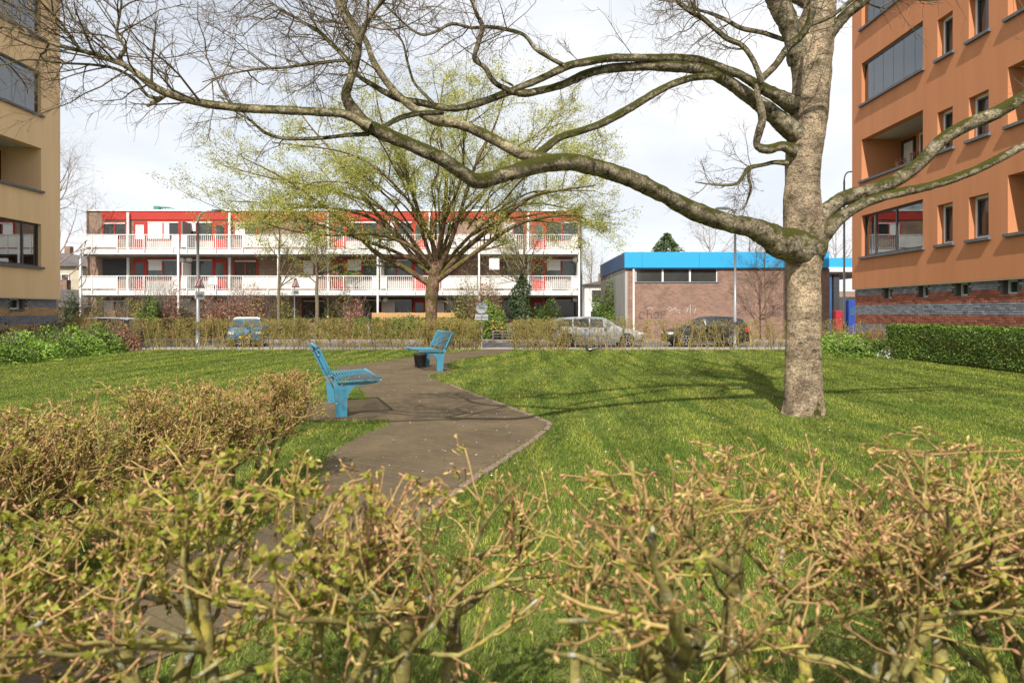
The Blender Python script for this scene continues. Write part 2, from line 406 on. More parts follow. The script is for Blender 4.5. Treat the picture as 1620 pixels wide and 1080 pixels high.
# edging bricks along the right-hand edge of the path, each its own piece
em = MB(); em.bevbox(-.1, .1, -.035, .035, -.05, .016, .008)
emesh = None
edge = PATH[34:48]
for a, c in zip(edge[:-1], edge[1:]):
    a, c = np.array(a), np.array(c); d = c - a; ln = np.linalg.norm(d); k = max(1, int(ln / .21))
    for i in range(k):
        p = a + d * (i + .5) / k
        if emesh is None:
            o = em.build('edging_brick', M['edging'], path); emesh = o.data
        else: o = link('edging_brick', emesh, None, path)
        q = unit(np.array([d[1], -d[0]]))
        o.location = (p[0] - q[0] * .03 + RNG.normal(0, .006), p[1] - q[1] * .03, RNG.uniform(-.006, .003)); o.rotation_euler = (0, 0, math.atan2(d[1], d[0]) + RNG.normal(0, .03))

# ------------------------------------------------------------------ facade helpers
def wall_holes(mb, mp, u0, u1, v0, v1, holes, th):
    us = sorted({u0, u1, *[h[0] for h in holes], *[h[1] for h in holes]})
    us = [u for u in us if u0 <= u <= u1]
    for a, c in zip(us[:-1], us[1:]):
        m = (a + c) / 2; v = v0
        for h in sorted([h for h in holes if h[0] < m < h[1]], key=lambda h: h[2]):
            if h[2] > v: mp(mb, a, c, v, h[2], 0, th)
            v = max(v, h[3])
        if v < v1: mp(mb, a, c, v, v1, 0, th)

class Side:
    """a facade in the plane X = x0 whose outside faces -s*X; u = world Y, v = world Z, d = depth into the building"""
    def __init__(s, x0, sgn, root): s.x0 = x0; s.s = sgn; s.root = root
    def box(s, mb, u0, u1, v0, v1, d0, d1):
        xa, xb = s.x0 + s.s * d0, s.x0 + s.s * d1
        mb.box(min(xa, xb), max(xa, xb), u0, u1, v0, v1)
    def part(s, name, mat, boxes, parent=None):
        mb = MB()
        for q in boxes: s.box(mb, *q)
        return mb.build(name, mat, parent or s.root)
    def sill(s, u0, u1, v): return s.part('window_sill', M['sill'], [(u0 - .1, u1 + .1, v - .07, v + .012, -.09, .3)])
    def frame(s, name, mat, u0, u1, v0, v1, d, w_=.06, dp=.06, parent=None):
        return s.part(name, mat, [(u0, u1, v0, v0 + w_, d, d + dp), (u0, u1, v1 - w_, v1, d, d + dp), (u0, u0 + w_, v0 + w_, v1 - w_, d, d + dp), (u1 - w_, u1, v0 + w_, v1 - w_, d, d + dp)], parent)
    def pane(s, name, mat, u0, u1, v0, v1, d, parent=None): return s.part(name, mat, [(u0, u1, v0, v1, d, d + .012)], parent)

def brick_band(side, u0, u1, bands, holes, mats, d, parent):
    """real bricks laid in courses; joined per colour band (too many to be single objects)"""
    ch, bl = .072, .22
    for (z0, z1, mname) in bands:
        mb = MB(); nz_ = max(1, round((z1 - z0) / ch)); hh = (z1 - z0) / nz_
        for r in range(nz_):
            za, zb = z0 + r * hh, z0 + (r + 1) * hh - .01; u = u0 + (bl / 2 if r % 2 else 0)
            us = [u0] if r % 2 else []
            while u < u1: us.append(u); u += bl
            us.append(u1)
            for a, c in zip(us[:-1], us[1:]):
                c2 = min(c - .01, u1)
                if c2 - a < .03: continue
                if any(h[0] < c2 and a < h[1] and h[2] < zb and za < h[3] for h in holes): continue
                side.box(mb, a, c2, za, zb, d + RNG.uniform(-.006, .006), d + .1)
        mb.build('brick_course', M[mname], parent, kind='stuff')

def loggia(S, u0, u1, v0, v1, inner, glazed, far_end, plants=False, dp=1.5, reveal=None):
    """recess behind a facade opening: side walls, ceiling, floor, back wall with door and window, optional glazing"""
    rv = reveal or inner
    S.part('loggia_side', M[rv], [(u0 - .12, u0 - .004, v0 - .1, v1 + .02, .3, dp)]); S.part('loggia_side', M[rv], [(u1 + .004, u1 + .12, v0 - .1, v1 + .02, .3, dp)])
    S.part('loggia_ceiling', M['soffit'], [(u0 - .12, u1 + .12, v1 + .022, v1 + .1, .3, dp)])
    S.part('loggia_floor', M['concrete'], [(u0 - .12, u1 + .12, v0 - .95, v0 - .85, .3, dp)])
    S.part('parapet_inner', M[inner], [(u0 - .12, u1 + .12, v0 - .85, v0 - .08, .302, .36)])
    S.part('loggia_back', M[inner], [(u0 - .12, u1 + .12, v0 - .85, v1 + .02, dp + .002, dp + .12)])
    # door at the far end, window beside it
    w_ = u1 - u0
    d0, d1 = u1 - .12 - .85, u1 - .12
    dr = S.part('balcony_door', M['blind'], [(d0 + .12, d1 - .12, v0 - .8, v1 - .22, dp - .03, dp - .01)])
    S.frame('door_frame', M['darkred'] if inner == 'tan' else M['dark_frame'], d0, d1, v0 - .85, v1 - .1, dp - .06, .1, .05, dr)
    wn = S.pane('room_window', M['pane_green'], u0 + .3, d0 - .35, v0 - .1, v1 - .15, dp - .03)
    S.frame('window_frame', M['white'], u0 + .25, d0 - .3, v0 - .15, v1 - .1, dp - .06, .07, .05, wn)
    mu = (u0 + .25 + d0 - .3) / 2
    S.part('mullion', M['white'], [(mu - .035, mu + .035, v0 - .08, v1 - .17, dp - .06, dp - .01)], wn)
    S.part('curtain', M['curtain'], [(u0 + .32, u0 + .75, v0 - .08, v1 - .17, dp - .035, dp - .031)], wn)
    if glazed == 'frameless':
        k = 6
        for i in range(k):
            a = u0 + w_ * i / k
            S.pane('glass_leaf', M['glass_loggia'], a + .008, a + w_ / k - .008, v0 + .05, v1 - .07, .13 + .0 * i)
        S.part('glazing_rail', M['sill'], [(u0, u1, v1 - .07, v1 - .002, .10, .17), (u0, u1, v0 + .014, v0 + .05, .10, .17)])
    elif glazed == 'framed':
        S.frame('glazing_frame', M['dark_frame'], u0 + .002, u1 - .002, v0 + .014, v1 - .002, .12, .07, .07)
        S.part('glazing_mullion', M['dark_frame'], [(u0 + w_ * t - .045, u0 + w_ * t + .045, v0 + .084, v1 - .072, .125, .185) for t in (.45, .8)])
        for a, c in ((.02, .44), (.465, .79), (.815, .98)): S.pane('glass_leaf', M['glass'], u0 + w_ * a, u0 + w_ * c, v0 + .084, v1 - .072, .15)

# ------------------------------------------------------------------ orange apartment building (right)
XR, YR = 13.35, 26.8
ro = thing('apartment_building', 'orange rendered apartment building with striped brick base beside the clipped green hedge', 'building', (0, 0, 0))
S = Side(XR, 1, ro)
LOG = [(22.18, 26.07), (14.3, 18.38)]
NAR = [(20.68, 21.42), (19.12, 19.95)]
ST = [(3.50, 5.08), (6.40, 7.98), (9.30, 10.88), (12.20, 13.78), (15.1, 16.68)]
holes = []
for (v0, v1) in ST:
    for (u0, u1) in LOG: holes.append((u0, u1, v0, v1))
    for (u0, u1) in NAR: holes.append((u0, u1, v0, v0 + 1.25))
BW = [(24.22, 24.7), (22.12, 22.62), (20.2, 20.72), (18.2, 18.75), (15.8, 16.3)]
mb = MB(); wall_holes(mb, S.box, 9, YR, 2.31, 18, holes, .3); mb.build('facade', M['orange'], ro)
S.part('end_wall', M['orange'], [(YR - .3, YR - .001, 2.31, 18, .301, 12)])
S.part('roof', M['sill'], [(9, YR + .05, 18.002, 18.3, -.05, 12)])
S.part('under_slab', M['soffit'], [(9, YR, 2.28, 2.306, .005, 1.7)])
S.part('base_core', M['mortar'], [(9, YR - .02, -.3, 2.279, .42, 12)])
bh = [(u0, u1, 1.9, 2.285) for (u0, u1) in BW]
S.part('base_backing', M['mortar'], [(9, BW[-1][0], 1.9, 2.278, .13, .42), (9, YR - .02, -.3, 1.9, .13, .42)] +
       [(BW[i + 1][1], BW[i][0], 1.9, 2.278, .13, .42) for i in range(len(BW) - 1)] + [(BW[0][1], YR - .02, 1.9, 2.278, .13, .42)])
brick_band(S, 9, YR - .02, [(2.05, 2.28, 'brick_grey'), (1.68, 2.05, 'brick_red'), (1.33, 1.68, 'brick_grey'), (.97, 1.33, 'brick_red'), (.6, .97, 'brick_grey'), (.2, .6, 'brick_red')], bh, None, .1, ro)
for (u0, u1) in BW:
    wn = S.pane('cellar_window', M['pane'], u0 + .02, u1 - .02, 1.92, 2.27, .33)
    S.frame('window_frame', M['white'], u0, u1, 1.9, 2.277, .28, .045, .05, wn)
for si, (v0, v1) in enumerate(ST):
    for li, (u0, u1) in enumerate(LOG):
        loggia(S, u0, u1, v0, v1, 'orange_in', ('framed', None, 'frameless', 'frameless', None)[si] if li == 0 else None, True)
        S.sill(u0, u1, v0)
    for (u0, u1) in NAR:
        S.sill(u0, u1, v0)
        wn = S.pane('window', M['pane'], u0 + .1, u1 - .1, v0 + .11, v0 + 1.15, .25)
        S.frame('window_frame', M['white'], u0 + .002, u1 - .002, v0 + .014, v0 + 1.248, .19, .075, .05, wn)
        S.frame('window_sash', M['dark_frame'], u0 + .08, u1 - .08, v0 + .092, v0 + 1.17, .205, .06, .04, wn)
        S.part('curtain', M['curtain'], [(u0 + .14, u0 + .3, v0 + .15, v0 + 1.1, .243, .247)], wn)
# things on the lower loggia: white railing seen behind the glass
b = MB()
for k in range(22): S.box(b, 22.5 + k * .15, 22.52 + k * .15, 3.58, 4.25, .62, .64)
S.box(b, 22.4, 25.9, 4.25, 4.29, .6, .66)
b.build('inner_railing', M['white'], ro)

# ------------------------------------------------------------------ tan apartment building (left)
XL, YL = -18.0, 27.2
lo_ = thing('apartment_building', 'tan rendered apartment building with ochre and grey brick base behind the shrub bed', 'building', (0, 0, 0))
S = Side(XL, -1, lo_)
LOGL = [(22.0, 26.1), (14, 18)]
STL = [(3.12, 4.76), (6.02, 7.66), (8.92, 10.56), (11.82, 13.3)]
holes = [(u0, u1, v0, v1) for (v0, v1) in STL for (u0, u1) in LOGL]
mb = MB(); wall_holes(mb, S.box, 9, YL, 1.93, 13.7, holes, .3); mb.build('facade', M['tan'], lo_)
S.part('end_wall', M['tan'], [(YL - .3, YL - .001, 1.93, 13.7, .301, 12)])
S.part('roof', M['sill'], [(9, YL + .05, 13.702, 13.9, -.05, 12)])
S.part('under_slab', M['soffit'], [(9, YL, 1.9, 1.926, .005, 1.7)])
S.part('base_core', M['mortar'], [(9, YL - .05, -.3, 1.899, .42, 12)])
BWL = [(24.62, 25.3), (21.5, 22.1)]
bh = [(u0, u1, 1.52, 1.92) for (u0, u1) in BWL]
S.part('base_backing', M['mortar'], [(9, YL - .05, -.3, 1.52, .13, .42), (BWL[0][1], YL - .05, 1.52, 1.898, .13, .42), (BWL[1][1], BWL[0][0], 1.52, 1.898, .13, .42), (9, BWL[1][0], 1.52, 1.898, .13, .42)])
brick_band(S, 9, YL - .05, [(1.6, 1.9, 'brick_bluegrey'), (1.28, 1.6, 'brick_ochre'), (.97, 1.28, 'brick_bluegrey'), (.6, .97, 'brick_ochre'), (.2, .6, 'brick_bluegrey')], bh, None, .1, lo_)
for (u0, u1) in BWL:
    wn = S.pane('cellar_window', M['pane'], u0 + .02, u1 - .02, 1.54, 1.89, .33)
    S.frame('window_frame', M['white'], u0, u1, 1.52, 1.897, .28, .045, .05, wn)
    S.part('window_sill', M['sill'], [(u0 - .03, u1 + .03, 1.47, 1.519, .06, .3)], wn)
for si, (v0, v1) in enumerate(STL):
    for li, (u0, u1) in enumerate(LOGL):
        loggia(S, u0, u1, v0, v1, 'tan', ('framed', None, 'frameless', 'frameless', None)[si], True)
        S.sill(u0, u1, v0)

# ------------------------------------------------------------------ three-storey gallery building (far)
YB, YW = 47.2, 48.8
sB = YB / FPX; sW = YW / FPX
def XB(px): return (px - CX) * sB
def XW(px): return (px - CX) * sW
fb = thing('gallery_flats', 'three-storey brick flats with red fascia and white balconies across the road', 'building', (0, 0, 0))
def fpart(name, mat, boxes, parent=None, kind=None):
    mb = MB()
    for q in boxes: mb.box(*q)
    return mb.build(name, M[mat], parent or fb, kind=kind)
X0, X1 = XW(137), XW(919)
fpart('brick_wall', 'brick_tan', [(X0, X1, YW, YW + 9, -.25, 8.5)])
fpart('red_fascia', 'red', [(XW(162), X1 - .001, YW - .07, YW - .002, 8.0, 8.62)])
fpart('roof_coping', 'white', [(X0 - .05, X1 + .05, YW - .13, YW + 9.1, 8.622, 8.72)])
fpart('brick_parapet', 'brick_tan', [(X0, XW(162) - .002, YW - .03, YW - .003, 5.8, 8.618)])
SLAB = [(2.58, 2.93), (5.42, 5.78)]
for (z0, z1) in SLAB:
    fpart('balcony_slab', 'slab', [(XB(128), XB(917), YB, YW - .002, z0, z1)])
    fpart('soffit_beam', 'concrete', [(XB(128), XB(917), YB + .25, YB + .45, z0 - .12, z0 - .002)])
POST = [128.5, 283, 441, 598, 758, 916]
for i, px in enumerate(POST):
    fpart('post', 'white', [(XB(px) - .06, XB(px) + .06, YB - .13, YB - .003, -.2, 6.72 if 0 < i < 5 else 5.78)])

def fwin(x0, x1, z0, z1, cols, pane='pane_green', frame='red', blind=None, Y=YW):
    wn = fpart('window', pane, [(x0 + .05, x1 - .05, Y - .045, Y - .03, z0 + .05, z1 - .05)])
    f = MB(); f.box(x0, x1, Y - .09, Y - .002, z0, z0 + .07); f.box(x0, x1, Y - .09, Y - .002, z1 - .09, z1)
    for k in range(cols + 1):
        x = x0 + (x1 - x0 - .09) * k / cols; f.box(x, x + .09, Y - .088, Y - .003, z0 + .07, z1 - .09)
    f.build('window_frame', M[frame], wn)
    if blind: fpart('blind', 'blind', [(x0 + .1 + (x1 - x0) * blind[0], x0 - .1 + (x1 - x0) * blind[1], Y - .062, Y - .048, z0 + .09 + (z1 - z0) * blind[2], z1 - .11)], wn)
    fpart('window_head', 'white', [(x0 + .1, x1 - .1, Y - .1, Y - .091, z1 - .17, z1 - .1)], wn)
    return wn
def fdoor(x0, x1, z0, z1, pane='pane_green', Y=YW):
    d = fpart('door', 'red', [(x0, x1, Y - .08, Y - .003, z0, z1)])
    fpart('door_pane', pane, [(x0 + .16, x1 - .16, Y - .095, Y - .081, z0 + .85, z1 - .25)], d)
    fpart('handle', 'galv', [(x0 + .08, x0 + .12, Y - .13, Y - .082, z0 + 1.0, z0 + 1.15)], d)
PN = {0: 'pane', 1: 'pane_green', 2: 'blind'}
bays = [(0, 0), (1, 1), (2, 0), (3, 1), (4, 0)]
for bi, mir in bays:
    o0 = 128 + 157.5 * bi
    def mx_(a, c):
        a, c = (o0 + a, o0 + c) if not mir else (o0 + 157.5 - c, o0 + 157.5 - a)
        return a, c
    for fl, z0 in enumerate((-.2, 2.93, 5.78)):
        zt = (2.46, 5.3, 8.0)[fl]
        a, c = mx_(35, 73)
        if fl == 1 and bi == 0: fpart('roller_shutter', 'shutter', [(XW(a), XW(c), YW - .07, YW - .003, z0 + .9, zt - .1)])
        else: fwin(XW(a), XW(c), z0 + .95, zt - .12, 2, PN[(bi + fl) % 2], 'darkred' if fl == 0 else 'red', (.0, .55, .1) if (bi + fl) % 3 == 0 else None)
        a, c = mx_(75, 80); fpart('downpipe', 'white', [(XW((a + c) / 2) - .07, XW((a + c) / 2) + .07, YW - .3, YW - .16, z0, zt + (.5 if fl == 2 else -.0))])
        a, c = mx_(84, 104); fdoor(XW(a), XW(c), z0, zt - .12, 'blind' if (fl == 2 and bi == 0) else PN[(bi + fl + 1) % 2])
        a, c = mx_(104.3, 157.2)
        fwin(XW(a), XW(c), z0 + .75, zt - .05, 1 if fl == 0 else 2, PN[(bi * 2 + fl) % 2], 'darkred' if fl == 0 else 'red', ((.0, .72, .02) if fl == 2 and bi == 0 else (.02, .5, .4) if (bi + fl) % 2 else None))
        fpart('spandrel_panel', 'concrete', [(XW(a) + .02, XW(c) - .02, YW - .06, YW - .004, z0 + .02, z0 + .74)])
        if fl == 0: continue
        if not mir:
            pt = fpart('balcony_partition', 'wood_grey' if fl == 2 else 'offwhite', [(XB(o0 + 157.5) - .05, XB(o0 + 157.5) + .05, YB + .2, YW - .1, z0 + .003, z0 + 1.95)])
        # rail: white panels and baluster railing
        r0, r1 = mx_(3, 18)
        for (pa, pc) in ((3, 17.5), (19.5, 58), (147, 156)):
            pa, pc = mx_(pa, pc)
            fpart('balcony_panel', 'offwhite', [(XB(pa), XB(pc), YB - .06, YB - .03, z0 + .1, z0 + .93)])
        a, c = mx_(59, 147); mb = MB(); xa, xc = XB(a), XB(c); k = 27
        for q in range(1, k): 
            x = xa + (xc - xa) * q / k; mb.box(x - .014, x + .014, YB - .058, YB - .03, z0 + .08, z0 + .95)
        mb.box(xa, xc, YB - .056, YB - .032, z0 + .05, z0 + .079)
        mb.build('railing', M['white'], fb)
        for q in (18.5, 58.5, 101, 146.5):
            q, _ = mx_(q, q); fpart('rail_post', 'white', [(XB(q) - .03, XB(q) + .03, YB - .1, YB - .062, z0 - .2, z0 + .95)])
        a, c = mx_(0, 157.5); fpart('handrail', 'white', [(XB(a) + .07, XB(c) - .07, YB - .1, YB - .02, z0 + .951, z0 + 1.0)])
    # wall lamp box under each slab
    a, c = mx_(150, 154)
    for zt in (2.4, 5.2): fpart('lamp_box', 'white', [(XB(a), XB(c) + .1, YB + .5, YB + .8, zt - .25, zt - .002)])
b = MB(); b.box(X1 + .003, X1 + .1, YW - .12, YW - .02, -.2, 8.6); b.build('downpipe', M['galv'], fb)
# roof hoist on the flats
rh = thing('roof_hoist', 'green lattice hoist lying on the roof of the brick flats', 'hoist', (XW(235), YW + 2, 8.72))
M['green_metal'] = mk('green_metal', (.07, .18, .14), (.1, .24, .19), 3, .5, metal=.2)
b = MB(); b.box(-.6, -.2, -.2, .2, 0, .55); b.box(-.75, .1, -.3, .3, -.005, .08); b.build('winch', M['green_metal'], rh)
b = MB()
for y in (-.2, .2):
    b.path([(-.3, y, .5), (.6, y, .45), (1.5, y, .06)], .035, 6); b.path([(-.3, y, .15), (.7, y, .12), (1.5, y, .05)], .03, 6)
for k in range(8):
    x = -.2 + k * .2; b.path([(x, -.2, .14), (x + .1, -.2, .45 - k * .04)], .02, 5); b.path([(x + .1, .2, .45 - k * .04), (x + .2, .2, .13)], .02, 5)
b.build('lattice_arm', M['green_metal'], rh)

# ------------------------------------------------------------------ blue-topped hall
YH = 40.0; sH = YH / FPX
def XH(px): return (px - CX) * sH
hl = thing('brick_hall', 'low brown brick hall with bright blue fascia and a strip window', 'building', (0, 0, 0))
def hpart(name, mat, boxes, parent=None):
    mb = MB()
    for q in boxes: mb.box(*q)
    return mb.build(name, M[mat], parent or hl)
hx0, hx1 = XH(993), XH(1306); ztop = 1.4 + (494 - 399) * sH; zf = 1.4 + (494 - 424.5) * sH; zw = 1.4 + (494 - 447) * sH
wx0, wx1 = XH(1005.5), XH(1135)
mb = MB()
mb.box(hx0, hx1, YH, YH + .25, -.3, zw); mb.box(hx0, wx0, YH, YH + .25, zw + .0005, zf); mb.box(wx1, hx1, YH, YH + .25, zw + .0005, zf)
mb.build('brick_wall', M['brick_hall'], hl)
hpart('concrete_wall', 'concrete', [(hx0 - .15, hx0 - .003, YH + .02, YH + 11, -.3, zf)])
hpart('end_wall', 'brick_hall', [(hx1 + .003, hx1 + .25, YH + .02, YH + 11, -.3, zf)])
hpart('back_wall', 'brick_hall', [(hx0, hx1, YH + 10.7, YH + 11, -.3, zf)])
hpart('fascia_front', 'blue', [(hx0 - .2, XH(1015), YH - .15, YH + .1, zf + .03, ztop)] )
for a, c in ((1015, 1105), (1105, 1195), (1195, 1255), (1255, 1310)):
    hpart('fascia_panel', 'blue', [(XH(a) + .012, XH(c) - .003, YH - .15, YH + .1, zf + .03, ztop)])
hpart('fascia_side', 'navy', [(hx0 - .2, hx0 - .1, YH + .103, YH + 11, zf + .03, ztop - .004)])
hpart('fascia_end', 'navy', [(XH(1310) - .1, XH(1310), YH + .103, YH + 11, zf + .03, ztop - .004)])
hpart('roof', 'sill', [(hx0 - .09, XH(1310) - .11, YH + .11, YH + 11, zf + .04, ztop - .1)])
hpart('fascia_drip', 'navy', [(hx0 - .17, XH(1310) - .02, YH - .1, YH + .08, zf - .04, zf + .028)])
for i in range(3):
    a = wx0 + (wx1 - wx0) * i / 3; c = wx0 + (wx1 - wx0) * (i + 1) / 3
    wn = hpart('strip_window', 'pane', [(a + .04, c - .04, YH + .1, YH + .12, zw + .07, zf - .05)])
    hpart('window_frame', 'white', [(a, a + .05, YH + .05, YH + .13, zw + .06, zf - .045), (c - .05, c, YH + .05, YH + .13, zw + .06, zf - .045)], wn)
hpart('room_behind', 'shutter', [(wx0, wx1, YH + 1.2, YH + 1.3, zw - .5, zf - .1)])
hpart('window_ledge', 'galv', [(wx0 - .05, wx1 + .08, YH - .05, YH + .2, zw + .002, zw + .055)])
hpart('downpipe', 'offwhite', [(XH(1002) - .05, XH(1002) + .05, YH - .11, YH - .01, -.2, zf - .05)])
hpart('roof_vent', 'galv', [(XH(x), XH(x) + .35, YH + 2, YH + 2.4, ztop - .102, ztop + .2) for x in (1020, 1092, 1108)])
# graffiti: pale scribble and dark outlined letters on the brick
M['graf_w'] = mk('graffiti_white', (.6, .55, .52), None, 4, .8); M['graf_d'] = mk('graffiti_dark', (.09, .06, .055), None, 4, .8)
def scrib(px_pts, mat, r=.018):
    mb = MB()
    for pl in px_pts: mb.path([(XH(x), YH - .003, 1.4 + (494 - y) * sH) for x, y in pl], r, 5)
    return mb
scrib([[(1020, 496), (1015, 493), (1011, 497), (1012, 503), (1018, 504)], [(1024, 489), (1024, 504)], [(1024, 497), (1030, 496), (1031, 504)], [(1038, 493), (1034, 497), (1036, 503), (1041, 502), (1042, 496), (1038, 493)], [(1046, 504), (1046, 493), (1052, 492), (1053, 497), (1047, 499)]], 0).build('dark_graffiti', M['graf_d'], hl)
scrib([[(1055, 489), (1060, 486), (1064, 490), (1068, 487), (1073, 491), (1076, 488), (1075, 496)], [(1058, 492), (1066, 489), (1072, 493)], [(1092, 482), (1092, 496)], [(1085, 488), (1089, 486), (1087, 492), (1085, 496), (1090, 496)], [(1096, 490), (1098, 496), (1101, 488)], [(1024, 488), (1029, 486), (1033, 489)]], 0).build('pale_graffiti', M['graf_w'], hl)

# ------------------------------------------------------------------ filling station glimpsed behind the birch
gs = thing('filling_station', 'blue and white filling station canopy between the hall and the orange building', 'canopy', (0, 0, 0))
YG = 50.0; sG = YG / FPX
def XG(px): return (px - CX) * sG
def ZG(py): return 1.4 + (494 - py) * sG
def gpart(name, mat, x0, x1, y0, y1, z0, z1):
    mb = MB(); mb.box(x0, x1, y0, y1, z0, z1); return mb.build(name, M[mat], gs)
gpart('blue_band', 'blue', XG(1295), XG(1420), YG, YG + 9, ZG(423), ZG(408))
gpart('white_band', 'white', XG(1293), XG(1422), YG - .1, YG + 9.1, ZG(430), ZG(423) - .003)
gpart('canopy_soffit', 'concrete', XG(1296), XG(1418), YG + .2, YG + 8.8, ZG(433.5), ZG(430) - .003)
for px in (1314, 1326): gpart('pillar', 'navy' if px < 1320 else 'shutter', XG(px - 4.5), XG(px + 4.5), YG + .25, YG + .75, -.2, ZG(433.5) - .003)
gpart('shop_wall', 'brick_tan', 26.5, 37, YG + 12, YG + 12.4, -.2, 3.3)
gpart('shop_window', 'pane', 28.2, 33, YG + 11.93, YG + 11.98, .6, 2.8)
def simple(name, label, cat, mat, boxes, group=None):
    mb = MB()
    for q in boxes: mb.bevbox(*q, b=.02)
    return tag(mb.build(name, M[mat]), label, cat, group)
M['bluebox'] = mk('blue_box', (.03, .07, .32), None, 3, .4); M['redbox'] = mk('red_box', (.4, .03, .04), None, 3, .5)
def cabinet(name, label, cat, mat, x0, x1, y0, d, z1, trim):
    r = thing(name, label, cat, ((x0 + x1) / 2, y0, -.2)); w_ = (x1 - x0) / 2; h = z1 + .2
    mb = MB(); mb.bevbox(-w_, w_, 0, d, .06, h, .03); mb.build('body', M[mat], r)
    mb = MB(); mb.box(-w_ * .9, w_ * .9, .04, d - .04, 0, .058); mb.build('plinth', M['sill'], r)
    mb = MB(); mb.box(-w_ * .7, w_ * .7, -.015, -.002, h * .55, h * .8); mb.build('front_panel', M[trim], r)
cabinet('blue_cabinet', 'tall blue cabinet standing at the corner of the orange building', 'cabinet', 'bluebox', XG(1334), XG(1346), YG - .8, .5, ZG(475), 'navy')
cabinet('red_bin', 'small red container under the filling station canopy', 'container', 'redbox', XG(1317), XG(1328), YG - .5, .5, ZG(491), 'redbox')
cabinet('fuel_pump', 'pale grey fuel pump beside the dark canopy pillars', 'pump', 'offwhite', XG(1304), XG(1313), YG + .5, .6, ZG(484), 'pane')

# ------------------------------------------------------------------ houses glimpsed in the gaps
def house(label, x0, x1, y, zw_, roof, wallm, roofm, wins):
    r = thing('house', label, 'house', ((x0 + x1) / 2, y, -.3)); w_ = (x1 - x0) / 2
    mb = MB(); mb.box(-w_, w_, 0, 8, 0, zw_ + .3); mb.build('wall', M[wallm], r)
    mb = MB(); mb.prism([(-w_ - .3, zw_ + .302), (w_ + .3, zw_ + .302), (w_ * .1, zw_ + .3 + roof)], -.3, 8.3); mb.build('roof', M[roofm], r)
    mb = MB(); mb.box(-.25, .25, 3, 3.5, zw_ + .3 + roof * .6, zw_ + .3 + roof + .7); mb.build('chimney', M['brick_hall'], r)
    for (a, c, z0, z1) in wins:
        mb = MB(); mb.box(a, c, -.05, -.003, z0, z1); wn = mb.build('window', M['pane'], r)
        mb = MB()
        for q in ((a - .06, a, z0, z1), (c, c + .06, z0, z1), ((a + c) / 2 - .03, (a + c) / 2 + .03, z0, z1), (a - .06, c + .06, z1, z1 + .07), (a - .06, c + .06, z0 - .07, z0)): mb.box(q[0], q[1], -.09, -.051, q[2], q[3])
        mb.build('window_frame', M['white'], wn)
M['cream'] = mk('cream_wall', (.5, .44, .33), None, 2, .9); M['slate'] = mk('slate_roof', (.12, .11, .11), (.16, .14, .13), 4, .8, .4, 30)
house('cream house with gabled slate roof in the gap by the tan building', -43, -36.5, 58, 5.3, 1.3, 'cream', 'slate', [(-1.2, .2, 3.6, 4.9), (.9, 2.1, 3.6, 4.9), (1.2, 2.4, .9, 2.2)])
house('small brick bungalow with pale gable in front of the cream house', -36.2, -30.2, 47.5, 1.75, 1.35, 'brick_tan', 'slate', [(-.8, .1, .9, 1.7)])
house('pale house far off between the flats and the hall', 6.6, 10.5, 62, 3.9, .5, 'offwhite', 'slate', [(-1.3, .6, 2.6, 3.7), (-1.4, .8, .6, 1.8)])
# ------------------------------------------------------------------ vegetation materials
def bark_mat(name, base, light, dark, moss, mossamt=.5, stretch=(1, 1, 9), lich=.5, sc=5, bs=3.1):
    t = NT(name); v = t.coord(stretch); v2 = t.coord()
    c = t.ramp(t.noise(v, sc, 9, .75), [(.36, dark), (.46, base), (.66, light)])
    fine = t.ramp(t.noise(v2, 38, 5, .7), [(.38, (.35, .33, .3)), (.52, (1, 1, 1)), (.68, (1.35, 1.3, 1.22))]); c = t.mix(.85, c, fine, 'MULTIPLY')
    spot = t.ramp(t.noise(t.coord((1, 1, 2.6)), 24, 4, .6), [(.30, (.9, .9, .9)), (.37, (0, 0, 0))]); c = t.mix(spot, c, tuple(x * .6 for x in dark))
    big = t.ramp(t.noise(v2, bs, 7, .65), [(.38, (.42, .40, .38)), (.52, (.9, .9, .88)), (.66, (1.35, 1.32, 1.25))]); c = t.mix(1.0, c, big, 'MULTIPLY')
    l = t.ramp(t.noise(v2, 21, 7, .75), [(.56, (0, 0, 0)), (.62, (lich,) * 3)]); c = t.mix(l, c, (.50, .49, .38))
    g = t.n('NewGeometry'); sp = t.n('SeparateXYZ'); t.l(g.outputs['Normal'], sp.inputs[0])
    ad = t.n('Math', _operation='MULTIPLY_ADD'); t.l(sp.outputs['Z'], ad.inputs[0]); ad.inputs[1].default_value = .22; t.l(t.noise(v2, 2.6, 6, .65), ad.inputs[2])
    mo = t.ramp(ad.outputs[0], [(.6 - .12 * mossamt, (0, 0, 0)), (.72 - .12 * mossamt, (1, 1, 1))]); c = t.mix(mo, c, moss)
    h = t.n('Math', _operation='ADD'); t.l(t.noise(v, sc * 3, 8, .75), h.inputs[0]); t.l(t.noise(v2, 45, 5, .7), h.inputs[1])
    return t.done(t.pr(c, .92, .15, 0, t.bump(h.outputs[0], 1.0, .035)))
M['bark1'] = bark_mat('birch_bark', (.45, .34, .23), (.60, .47, .33), (.12, .088, .06), (.06, .06, .012), .25, (1, 1, 3.2), .45, 4)
M['bark1l'] = bark_mat('limb_bark', (.28, .225, .15), (.52, .44, .31), (.035, .028, .021), (.07, .07, .013), 1.0, (1, 1, 1), .9, 8, 7.5)
M['bark_pale'] = bark_mat('pale_limb_bark', (.40, .33, .20), (.58, .50, .33), (.10, .08, .05), (.10, .095, .02), .4, (1, 1, 1), .7, 8, 6)
M['twig1'] = mk('birch_twig', (.10, .072, .048), (.17, .13, .075), 6, .9)
M['bark2'] = bark_mat('maple_bark', (.19, .105, .07), (.38, .26, .18), (.06, .034, .024), (.13, .125, .022), .66, (1, 1, .6), .5, 9)
